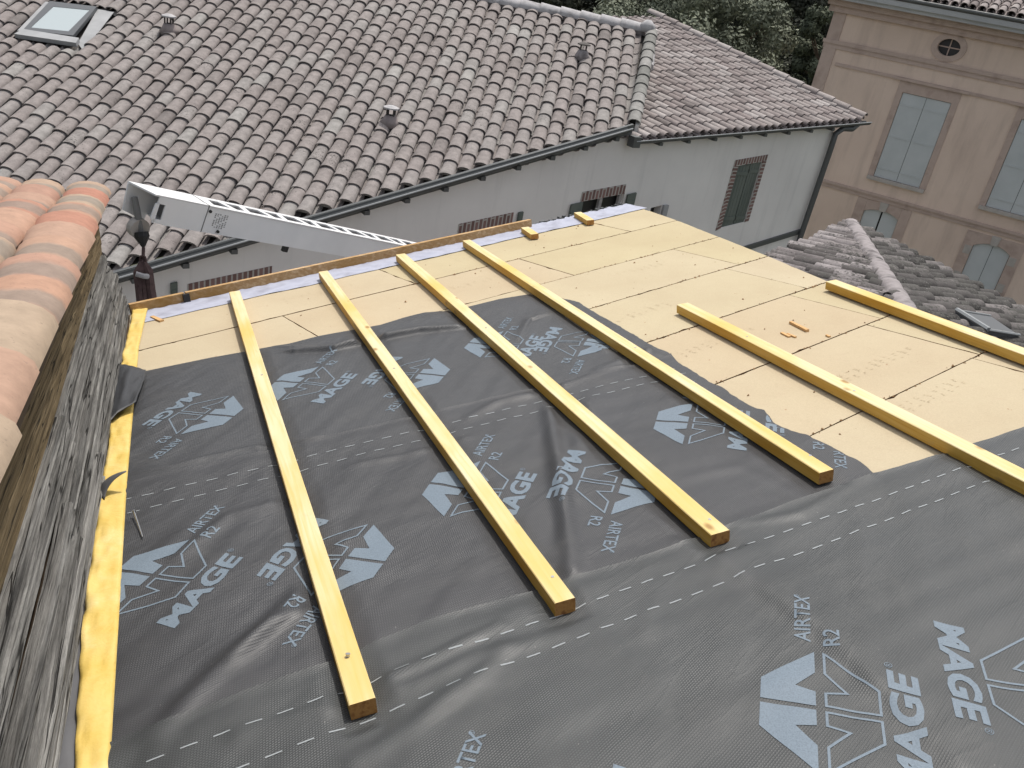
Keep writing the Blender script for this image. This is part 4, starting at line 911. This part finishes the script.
fold([(380, 320), (440, 312), (470, 318)], .012, .02); fold([(100, 480), (170, 470), (250, 450), (330, 440)], .01, .02); fold([(350, 470), (420, 455), (470, 440)], .009, .02)
fold([(690, 545), (760, 590), (830, 640), (890, 700), (960, 768)], .016, .07, 1)
fold([(740, 530), (800, 520), (870, 480)], .008, .02)
BATX = []
def press(x, y):
    f = 1.
    for bx, y0, y1 in BATX:
        if y0-.05 < y < y1+.05: d_ = abs(x-bx); f = min(f, max(0, min(1, (d_-.03)/.06)))
    return f
def hgt(s, c):
    x = s*SB+c*CB; y = s*(S@Bv)+c*(Cc@Bv)
    v = .0035*noise.noise(Vector((s*2.2, c*2.2, .3)))+.0022*noise.noise(Vector((s*6, c*5, 1.3)))
    u_, v_ = .8*s+.6*c, -.6*s+.8*c
    v += .0055*noise.noise(Vector((u_*1.5, v_*7.5, 5)))+.0022*noise.noise(Vector((u_*4, v_*19, 7)))
    v += .0035*noise.noise(Vector((s*1.3, (c+.2*s)*13, 9)))*max(0, min(1, (3.3-c)))
    for pl, amp, wid, asym in FOLD:
        best = 9; 
        if min(p[0] for p in pl)-.3 > s or max(p[0] for p in pl)+.3 < s or min(p[1] for p in pl)-.3 > c or max(p[1] for p in pl)+.3 < c: continue
        n_ = len(pl)-1; bt_ = 0; sg = 1
        for i in range(n_):
            d_, t_, cr_ = seg_d(s, c, pl[i], pl[i+1])
            if d_ < best: best = d_; bt_ = (i+t_)/n_; sg = 1 if cr_ > 0 else -1
        w_ = wid*(2.2 if (asym and sg < 0) else (.6 if asym else 1)); v += amp*math.exp(-(best/w_)**2)*math.sin(math.pi*min(1, max(0, .12+.76*bt_)))**.7
    tp__ = min(1, max(.12, (eC(s)-c)/.1)) if c > 3.6 else 1.
    return max(0, v+.009)*press(x, y)*tp__
def build_sheet(name, label, cn, cf, sl_, sr_, off, ns_, nc_, extra=None, mm=None):
    V = []; UV = []; F = []
    for i in range(ns_+1):
        for j in range(nc_+1):
            fi, fj = i/ns_, j/nc_
            s_ = sl_(1.)*(1-fi)+sr_(1.)*fi
            for _ in range(3):
                c_ = cn(s_)*(1-fj)+cf(s_)*fj; s_ = sl_(c_)*(1-fi)+sr_(c_)*fi
            V.append(P(s_, c_, hgt(s_, c_)+off+(extra(s_, c_) if extra else 0))); UV.append((s_+.18*c_, c_-.18*s_))
    q = nc_+1
    for i in range(ns_):
        for j in range(nc_): a = i*q+j; F.append((a, a+q, a+q+1, a+1))
    o = obj(name, V, F, mm or M_mem, None, True, uv=UV, loc=P(sum([sl_(1), sr_(1)])/2, (cn(1)+cf(1))/2, 0))
    return tagp(o, label, 'roof membrane', 'overlapping grey roofing membrane sheets')
# battens first (needed for pressing the sheets flat)
bat_px = [((229, 292), (242, 291), (348.6, 705), (375.6, 698)), ((317, 272), (328, 271.6), (557.5, 602), (578.8, 597.5)), ((394, 254.8), (404.5, 253), (715, 535), (732.5, 528.6)),
          ((460.5, 240.8), (469, 238.5), (823.5, 472.2), (837.6, 468.3)), ((675, 304.9), (687.5, 302.2), None, None), ((826, 281.4), (837, 279), None, None)]
HB = .058; bats = []
for fl, fr, nl2, nr2 in bat_px:
    a = xy_of(*fl, HB)
    if nl2: b_, c_ = xy_of(*nl2, HB), xy_of(*nr2, HB); x_far = a[0]; x_near = b_[0]; y0 = (b_[1]+c_[1])/2; wdt = c_[0]-b_[0]
    else:
        wdt = .074; y0 = 1.0
        q = xy_of(1024, 480.5, HB) if fl[0] < 700 else xy_of(1024, 354.5, HB)   # left upper edge leaves the frame here
        x_near = a[0]+(q[0]-a[0])*(a[1]-y0)/(a[1]-q[1])
    bats.append((a[0], a[1], x_near, y0, wdt))
print('bats', [[round(v, 3) for v in b] for b in bats])
for b_ in bats: BATX.append(((b_[0]+b_[2])/2+b_[4]/2, b_[3], b_[1]))
edgeA = [(.103, 1.933), (.497, 1.881), (.638, 1.858), (.912, 1.834), (1.099, 1.79), (1.63, 1.665), (2.044, 1.6), (2.611, 1.503), (2.925, 1.425), (3.34, 1.34), (4.2, 1.18)]
eA = lambda s: float(np.interp(s, [a for a, _ in edgeA], [b for _, b in edgeA])) + .004*noise.noise(Vector((s*5, 0, 0)))
eB = lambda s: 3.405-.2*s+.004*noise.noise(Vector((s*4, 3, 0)))
outC = [sc_of(*q) for q in [(146, 371), (210, 358), (243, 352), (258, 349), (288, 344), (319, 336), (352, 330), (380, 325), (403, 318), (425, 312.6), (449, 311), (467.5, 307), (500, 299), (537, 293)]]
eC = lambda s: float(np.interp(s, [a for a, _ in outC], [b for _, b in outC]))
RB = [(1.2, 2.6), (1.5, 2.611), (1.59, 2.648), (1.855, 2.697), (1.925, 2.686), (2.02, 2.689), (2.125, 2.761), (2.18, 2.751), (2.306, 2.78), (2.652, 2.868), (2.979, 2.969), (3.305, 3.047), (3.794, 3.161), (4.157, 3.135), (4.4, 3.1)]
sRB = lambda c: float(np.interp(c, [a for a, _ in RB], [b for _, b in RB]))+.012*noise.noise(Vector((c*9, 0, 4)))+.006*noise.noise(Vector((c*30, 0, 4)))
lf = lambda c: xleft(-.45, c)
offA = lambda s, c: .009+.005*max(0, 1-abs(eA(s)-.07-c)/.13)+.004*max(0, 1-(eA(s)-c)/.016)
offB = lambda s, c: .004+.004*max(0, 1-abs(eB(s)-.08-c)/.12)+.004*max(0, 1-(eB(s)-c)/.016)
offC = lambda s, c: 0.
sheetC = build_sheet('membrane_sheet', 'dark grey printed membrane strip nearest the eave, with a long raised fold', lambda s: eB(s)-.1, eC, lambda c: xleft(-.455, c), sRB, .0, 300, 170)
sheetB = build_sheet('membrane_sheet', 'dark grey printed membrane strip in the middle with ragged right edge', lambda s: eA(s)-.12, eB, lf, sRB, .004, 210, 115, lambda s, c: offB(s, c)-.004, M_memB)
sheetA = build_sheet('membrane_sheet', 'dark grey printed membrane strip nearest the camera, running full width', lambda s: -.55, eA, lf, lambda c: sright(c)-.03, .009, 300, 165, lambda s, c: offA(s, c)-.009, M_memA)
# --- prints
def text_mesh(txt, cap, width, embolden=0., shear=0., cell=.02):
    cu = bpy.data.curves.new('tmp', 'FONT'); cu.body = txt; cu.size = 1; cu.offset = embolden; cu.shear = shear; cu.resolution_u = 3
    o = bpy.data.objects.new('tmp', cu); COL.objects.link(o); bpy.context.view_layer.update()
    me = bpy.data.meshes.new_from_object(o.evaluated_get(bpy.context.evaluated_depsgraph_get())); bm = bmesh.new(); bm.from_mesh(me)
    bpy.data.objects.remove(o); bpy.data.curves.remove(cu); bpy.data.meshes.remove(me)
    xs = [v.co.x for v in bm.verts]; ys = [v.co.y for v in bm.verts]; x0, x1, y0, y1 = min(xs), max(xs), min(ys), max(ys)
    for v in bm.verts: v.co.x = (v.co.x-x0)/(x1-x0)*width; v.co.y = (v.co.y-y0)/(y1-y0)*cap; v.co.z = 0
    return bm
def grid_cut(bm, cell):
    for ax_ in (0, 1):
        vs = [v.co[ax_] for v in bm.verts]; x = math.floor(min(vs)/cell)*cell
        while x < max(vs):
            co = [0, 0, 0]; co[ax_] = x; no = [0, 0, 0]; no[ax_] = 1
            bmesh.ops.bisect_plane(bm, geom=bm.verts[:]+bm.edges[:]+bm.faces[:], plane_co=co, plane_no=no, dist=1e-5); x += cell
def bm_data(bm): 
    bm.verts.index_update(); return [(v.co.x, v.co.y) for v in bm.verts], [[v.index for v in f.verts] for f in bm.faces]
def poly_bm(polys):
    bm = bmesh.new()
    for p in polys:
        tri = tessellate_polygon([[Vector((x, y, 0)) for x, y in p]]); vs = [bm.verts.new((x, y, 0)) for x, y in p]
        for t_ in tri:
            try: bm.faces.new([vs[i] for i in t_])
            except ValueError: pass
    return bm
a_ = .205; b__ = .145
pieceR = [(.035, .07), (.28, .07), (.33, .40), (.60, .07), (1.0, .07), (.40, .97), (.035, .97)]
def outline(poly, wv):
    k = len(poly); ar = sum(poly[i][0]*poly[(i+1) % k][1]-poly[(i+1) % k][0]*poly[i][1] for i in range(k)); sg = 1 if ar > 0 else -1; inner = []
    for i in range(k):
        p0, p1, p2 = np.array(poly[i-1]), np.array(poly[i]), np.array(poly[(i+1) % k]); d1 = nrm(p1-p0); d2 = nrm(p2-p1); n1 = np.array([-d1[1], d1[0]])*sg; n2 = np.array([-d2[1], d2[0]])*sg
        m_ = nrm(n1+n2); l_ = wv/max(.35, m_@n1); inner.append(tuple(p1+m_*l_))
    return [[poly[i], poly[(i+1) % k], inner[(i+1) % k], inner[i]] for i in range(k)]
sc_ = lambda pl, sx, sy: [(x*sx*a_, y*sy*b__) for x, y in pl]
filled = [sc_(pieceR, 1, 1), sc_(pieceR, -1, 1)]
outl = outline(sc_(pieceR, 1, -1), .0065)+outline(sc_(pieceR, -1, -1), .0065)
bm = poly_bm(filled+outl); grid_cut(bm, .022); hexd = bm_data(bm); bm.free()
txt = []
for tx, cap, wd_, x0, y0, em, shr in (('MAGE', .075, .375, -.215, -.233, .04, .12), ('AIRTEX', .042, .185, .243, .018, .012, 0), ('R2', .042, .062, .228, -.054, .012, 0), ('\u00ae', .02, .02, .168, -.176, 0, 0), ('\u00ae', .015, .015, .414, .046, 0, 0)):
    bm = text_mesh(tx, cap, wd_, em, shr); grid_cut(bm, .022); v_, f_ = bm_data(bm); bm.free(); txt.append(([(x+x0, y+y0) for x, y in v_], f_))
tmplV, tmplF = [], []
for v_, f_ in [hexd]+txt:
    k = len(tmplV); tmplV += v_; tmplF += [[i+k for i in f] for f in f_]
ANG = math.atan2(.61, .79)
def stamp(sheet_, centre, flip, off, inside, ang=0.):
    th_ = ANG+ang+(math.pi if flip else 0); ca, sa = math.cos(th_), math.sin(th_); pts = [(centre[0]+x*ca-y*sa, centre[1]+x*sa+y*ca) for x, y in tmplV]
    ok = [inside(s_, c_) for s_, c_ in pts]; F = [f for f in tmplF if all(ok[i] for i in f)]
    if not F: return
    used = sorted({i for f in F for i in f}); mp_ = {u_: i for i, u_ in enumerate(used)}
    V = np.array([P(s_, c_, hgt(s_, c_)+off(s_, c_)+.0013) for s_, c_ in [pts[u_] for u_ in used]]) - np.array(sheet_.location)
    me = bpy.data.meshes.new('printed_logo'); me.from_pydata(V.tolist(), [], [[mp_[i] for i in f] for f in F]); me.materials.append(M_print); me.polygons.foreach_set("use_smooth", [True]*len(me.polygons)); me.update()
    o = bpy.data.objects.new('printed_logo', me); COL.objects.link(o); o.parent = sheet_
inA = lambda s, c: -.5 < c < eA(s)-.003 and lf(c) < s < sright(c)-.04
inB = lambda s, c: eA(s)+.002 < c < eB(s)-.003 and lf(c) < s < sRB(c)-.004
inC = lambda s, c: eB(s)+.002 < c < eC(s)-.003 and lf(c) < s < sRB(c)-.004
for cc, fl in (((1.5, .93), 0), ((.5, 1.10), 0), ((1.97, .62), 1), ((.97, .80), 1), ((2.52, .76), 0), ((2.98, .44), 1), ((3.5, .58), 0)): stamp(sheetA, cc, fl, offA, inA)
for cc, fl in (((.385, 2.60), 0), ((.90, 2.29), 1), ((1.45, 2.41), 0), ((1.875, 2.055), 1), ((2.445, 2.24), 0), ((2.87, 1.9), 1)): stamp(sheetB, cc, fl, offB, inB)
for cc, fl in (((.93, 3.75), 1), ((1.41, 3.80), 0), ((1.885, 3.5), 1), ((2.40, 3.58), 0), ((2.75, 3.27), 1)): stamp(sheetC, cc, fl, offC, inC)
def dashes(sheet_, c0, slp, s0, s1, off, inside, per=.076, ln=.04, wv=.0045):
    s_ = s0
    while s_ < s1:
        if inside(s_, c0+slp*s_) and inside(s_+ln, c0+slp*(s_+ln)):
            V = []
            for ss in (s_, s_+ln/2, s_+ln):
                for dc in (-wv/2, wv/2): c_ = c0+slp*ss+dc; V.append(P(ss, c_, hgt(ss, c_)+off(ss, c_)+.0014)-np.array(sheet_.location))
            me = bpy.data.meshes.new('printed_dash'); me.from_pydata([list(v) for v in V], [], [(0, 2, 3, 1), (2, 4, 5, 3)]); me.materials.append(M_dash); me.update()
            o = bpy.data.objects.new('printed_dash', me); COL.objects.link(o); o.parent = sheet_
        s_ += per
dashes(sheetA, 1.84, -.18, .0, 3.6, offA, inA); dashes(sheetA, 1.712, -.172, .0, 3.6, offA, inA)
dashes(sheetB, 3.265, -.205, .42, 3.1, offB, inB); dashes(sheetB, 3.15, -.19, .42, 3.1, offB, inB)

# --- battens
blab = ['yellow batten nearest the weathered planks, with a screw showing by its near end', 'yellow batten second from the weathered planks, knot patch halfway along', 'yellow batten between the knotty one and the one by the ragged membrane edge',
        'yellow batten lying along the ragged right edge of the membrane', 'yellow batten crossing the bare tan boards and running out of frame on the right', 'yellow batten at the roof edge beside the mossy roof']
for i, (xf, yf, xn, yn, wdt) in enumerate(bats):
    t_ = thing('batten', Q((xf+xn)/2, (yf+yn)/2, 0), blab[i], 'batten', 'yellow battens laid down the roof')
    hb = .0105 if i < 4 else .011
    ny = 24; V = []; F = []; mi = []
    rr_ = random.Random(i+40)
    bow = rr_.uniform(-.006, .006)
    for j in range(ny+1):
        f = j/ny; x = xn+(xf-xn)*f+bow*math.sin(math.pi*f); y = yn+(yf-yn)*f; ch_ = .0025
        for (dx, h) in ((0, hb), (wdt, hb), (wdt, HB-ch_), (wdt-ch_, HB), (ch_, HB), (0, HB-ch_)): V.append(Q(x+dx+rr_.uniform(-.0004, .0004), y, h))
    for j in range(ny):
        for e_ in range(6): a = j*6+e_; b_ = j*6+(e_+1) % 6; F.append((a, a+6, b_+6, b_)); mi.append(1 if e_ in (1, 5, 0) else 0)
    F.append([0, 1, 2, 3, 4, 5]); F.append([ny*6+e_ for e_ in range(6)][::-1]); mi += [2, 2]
    o = obj('timber', V, F, [M_bat, M_batshade, M_end], t_, midx=mi)
    # local axes along the batten for the grain
    R_ = Matrix(np.array([nrm(Q(xf, yf)-Q(xn, yn)), B2, N]).T.tolist()); o.data.transform(R_.inverted().to_4x4()); o.matrix_basis = R_.to_4x4(); 
    for (f, dx) in {0: ((.045, .032), (.6, .04)), 1: ((.03, .036), (.5, .03)), 2: ((.02, .036), (.55, .04)), 3: ((.03, .04), (.35, .03)), 4: ((.55, .03), (.8, .04)), 5: ((.4, .03),)}[i]:
        x = xn+(xf-xn)*f+dx; y = yn+(yf-yn)*f; mb = MB(); mb.tube([Q(x, y, HB-.002), Q(x, y, HB+.0015)], .0055, 8); mb.obj('screw', M_steel, t_)
        if i == 0 and f < .1: mb = MB(); mb.tube([Q(x, y, HB), Q(x+.002, y+.002, HB+.009)], [.004, .007], 8); mb.obj('screw', M_steel, t_)
for (p0, p1, wv, lab) in (((521, 227.5), (531, 234.5), .06, 'short yellow batten stub on the eave sheet, left of its twin'), ((574, 212.5), (587, 220.5), .06, 'short yellow batten stub on the eave sheet, nearer the roof corner')):
    a = np.array(xy_of(*p0, .045)); b_ = np.array(xy_of(*p1, .045)); t2 = (b_-a); t_ = t2/np.linalg.norm(t2); n_ = np.array([-t_[1], t_[0]]); n_ = n_ if n_[0] > 0 else -n_
    mb = MB(); c4 = [a, b_, b_+n_*wv, a+n_*wv]; mb.hexa([Q(*q, .006) for q in c4]+[Q(*q, .045) for q in c4]); mb.mi = [1, 0, 1, 2, 1, 2]
    tagp(mb.obj('batten_stub', [M_bat, M_batshade, M_end], None, loc=Q(*a, 0)), lab, 'batten', 'short batten stubs at the eave')

STAMPS = []
# --- yellow tape down the left side
V = []; F = []; UV = []; ny, nx = 300, 8
for j in range(ny+1):
    y = .4+(5.76-.4)*j/ny; xr = float(np.interp(y, [.4, 1.8, 3.3, 4.98, 5.65, 5.76], [-.412, -.414, -.414, -.394, -.358, -.35])); xl = float(np.interp(y, [.4, 1.8, 2.4, 3.3, 4.8, 5.76], [-.478, -.484, -.506, -.497, -.465, -.43]))
    xl += .007*noise.noise(Vector((y*4, 0, 0)))+.003*noise.noise(Vector((y*15, 0, 0)))-.006
    for i in range(nx+1):
        f = i/nx; amp = (1-f)**.7
        h = .026+.02*abs(noise.noise(Vector((f*.8, y*4+f*1.2, 2))))*amp+.007*noise.noise(Vector((f*2, y*9-f*3, 5)))*amp-.004*f
        if f == 1: h -= .004
        V.append(Q(xl+(xr-xl)*f, y, h)); UV.append((y, f*.08))
q = nx+1
for j in range(ny):
    for i in range(nx): a = j*q+i; F.append((a, a+1, a+q+1, a+q))
yt = tagp(obj('edge_tape', V, F, M_yel, None, True, uv=UV, loc=Q(-.45, 3, 0)), 'crinkled yellow sealing tape running down the left edge of the roof', 'tape')
sm = yt.modifiers.new('thick', 'SOLIDIFY'); sm.thickness = .0015
# dark crumpled membrane under the planks, filling the gutter between tape and planks
V = []; F = []; ny, nx = 170, 6
for j in range(ny+1):
    y = .4+(5.2-.4)*j/ny
    for i in range(nx+1):
        f = i/nx; x = -.6+.13*f; V.append(Q(x+.02*noise.noise(Vector((f*3, y*5, 8))), y, .004+.035*(1-f)+.03*noise.noise(Vector((f*3, y*6, 1)))*(1-f*.6)))
q = nx+1
for j in range(ny):
    for i in range(nx): a = j*q+i; F.append((a, a+1, a+q+1, a+q))
tagp(obj('crumpled_membrane', V, F, M_flap, None, True, loc=Q(-.55, 3, 0)), 'crumpled dark membrane strip tucked under the weathered planks', 'membrane strip')
# folded-back flap over the tape
ctl = [[(117, 364, .05), (131, 366, .055), (146, 370, .02)], [(108, 392, .05), (124, 390, .07), (145, 377, .04)], [(102, 428, .04), (118, 413, .06), (136, 402, .065)]]
def bilin(g_, u_, v_):
    n1, n2 = len(g_)-1, len(g_[0])-1; a, b = min(n1-1, int(u_*n1)), min(n2-1, int(v_*n2)); fu, fv = u_*n1-a, v_*n2-b
    return (g_[a][b]*(1-fv)+g_[a][b+1]*fv)*(1-fu)+(g_[a+1][b]*(1-fv)+g_[a+1][b+1]*fv)*fu
G_ = 16; V = []; F = []; UVf = []
def bez(ps, t_):
    ps = [np.array(p, float) for p in ps]
    while len(ps) > 1: ps = [ps[i]*(1-t_)+ps[i+1]*t_ for i in range(len(ps)-1)]
    return ps[0]
cw = [[onroof(x, y, h) for x, y, h in r_] for r_ in ctl]
for i in range(G_+1):
    for j in range(G_+1):
        u_, v_ = i/G_, j/G_; V.append(bilin(cw, u_, v_)+N*.006*noise.noise(Vector((u_*5, v_*5, 0)))); UVf.append((u_*.3, v_*.2))
for i in range(G_):
    for j in range(G_): a = i*(G_+1)+j; F.append((a, a+1, a+G_+2, a+G_+1))
fo = obj('membrane_flap', V, F, M_mem, None, True, uv=UVf, loc=onroof(125, 390, 0)); sm = fo.modifiers.new('thick', 'SOLIDIFY'); sm.thickness = .002
tagp(fo, 'grey membrane corner folded back over the yellow tape', 'membrane flap')
ctl = [[(97, 497, .02), (104, 500, .03)], [(98, 482, .06), (106, 486, .06)], [(110, 474, .09), (113, 478, .09)], [(126, 470.5, .10), (126, 471.5, .10)]]
cw = [[onroof(x, y, h) for x, y, h in r_] for r_ in ctl]; V = []; F = []
for i in range(11):
    for j in range(4): V.append(bez([bez(r_, j/3) for r_ in cw], i/10))
for i in range(10):
    for j in range(3): a = i*4+j; F.append((a, a+1, a+5, a+4))
fo = obj('torn_tongue', V, F, M_flap, None, True, loc=onroof(110, 485, 0)); sm = fo.modifiers.new('thick', 'SOLIDIFY'); sm.thickness = .0025
tagp(fo, 'curled dark tongue of torn membrane pointing over the tape', 'membrane scrap')
# nail
n0, n1 = onroof(134, 511.5, .035), onroof(142.5, 537, .02); nt_ = thing('nail', onroof(138, 525, 0), 'bright steel nail lying on the membrane beside the yellow tape', 'nail')
mb = MB(); mb.tube([n0, n1], [.0028, .0022], 8); mb.obj('nail_shank', M_steel, nt_); mb = MB(); dn_ = nrm(n1-n0); mb.tube([n0-dn_*.002, n0], .006, 10); mb.obj('nail_head', M_steel, nt_)
# offcuts
def offcut(p0, p1, wv, hh, label):
    a = np.array(xy_of(*p0, hh)); b_ = np.array(xy_of(*p1, hh)); t_ = (b_-a)/np.linalg.norm(b_-a); n_ = np.array([-t_[1], t_[0]])*wv/2
    c4 = [a-n_*.5, b_-n_, b_+n_*.8, a+n_]; mb = MB(); mb.hexa([Q(*q, .001) for q in c4]+[Q(*(q*.98+(a+b_)/2*.02), hh) for q in c4]); tagp(mb.obj('wood_offcut', M_chip, None, loc=Q(*a, 0)), label, 'wood offcut', 'wood offcuts lying on the boards')
offcut((790, 321), (808, 329.5), .022, .014, 'longest brown offcut, lying between the two right-hand battens')
offcut((781, 332), (790, 336), .02, .008, 'left one of two small splinters just below the longest offcut'); offcut((787, 333), (796, 336.5), .014, .008, 'right one of two small splinters just below the longest offcut')
offcut((151, 316), (162, 320), .03, .012, 'small brown offcut by the top of the yellow tape'); offcut((826, 334.5), (830, 336), .016, .008, 'tiny chip right of the longest offcut')
rs_ = random.Random(31)
for (s0_, c0_, n_) in ((3.0, 2.78, 10), (3.25, 2.08, 11), (3.05, 3.4, 9), (3.75, 4.05, 8), (4.35, 3.5, 0), (1.9, 5.15, 9), (3.2, 5.15, 9), (2.75, 4.6, 8), (3.1, 1.72, 10), (3.55, 2.15, 0)):
    V = []; F = []
    for i in range(n_):
        for j in range(7):
            if rs_.random() < .5:
                a, b_ = s0_+i*.058+rs_.uniform(-.004, .004), c0_+j*.011; w_, h_ = rs_.choice([(.014, .003), (.004, .007), (.02, .0025)]); k0 = len(V); V += [P(a, b_, .0016), P(a+w_, b_, .0016), P(a+w_, b_+h_, .0016), P(a, b_+h_, .0016)]; F.append((k0, k0+1, k0+2, k0+3))
    if F: STAMPS.append((s0_+n_*.029, c0_+.03, V, F))
for sx_, sy_, V, F in STAMPS:
    best = min((o for o in COL.objects if o.name.startswith('fibre_board')), key=lambda o: (Vector([float(q) for q in P(sx_, sy_, 0)])-o.location).length)
    me = bpy.data.meshes.new('faded_stamp'); me.from_pydata((np.array(V)-np.array(best.location)).tolist(), [], F); me.materials.append(M_smudge); o = bpy.data.objects.new('faded_stamp', me); COL.objects.link(o); o.parent = best
rc_ = random.Random(77)
V, F = [], []
for i in range(520):                                  # crumbs gathered along the board joints
    if rc_.random() < .72: c_ = rc_.choice(rows[1:7])+rc_.gauss(0, .007); s_ = rc_.uniform(2.6, 4.9)
    else: c_ = rc_.uniform(1.5, 5.4); s_ = rc_.uniform(1.5, 4.9)
    if s_ < sRB(c_)+.04 and c_ < 4.35 or s_ > sright(c_)-.04 or c_ < eA(s_)+.05: continue
    r_ = rc_.uniform(.0015, .006)*(1.6 if rc_.random() < .08 else 1); k0 = len(V); a0 = rc_.uniform(0, 6)
    for k in range(4): V.append(P(s_+math.cos(a0+k*1.57)*r_*rc_.uniform(.6, 1.8), c_+math.sin(a0+k*1.57)*r_*rc_.uniform(.5, 1.2), .001))
    V.append(P(s_, c_, .001+r_)); F += [(k0+k, k0+(k+1) % 4, k0+4) for k in range(4)]
tagp(obj('sawdust_crumbs', V, F, M_edge, None, loc=P(3.5, 3.3, 0)), 'scattered crumbs and sawdust on the tan boards', 'debris', kind='stuff')
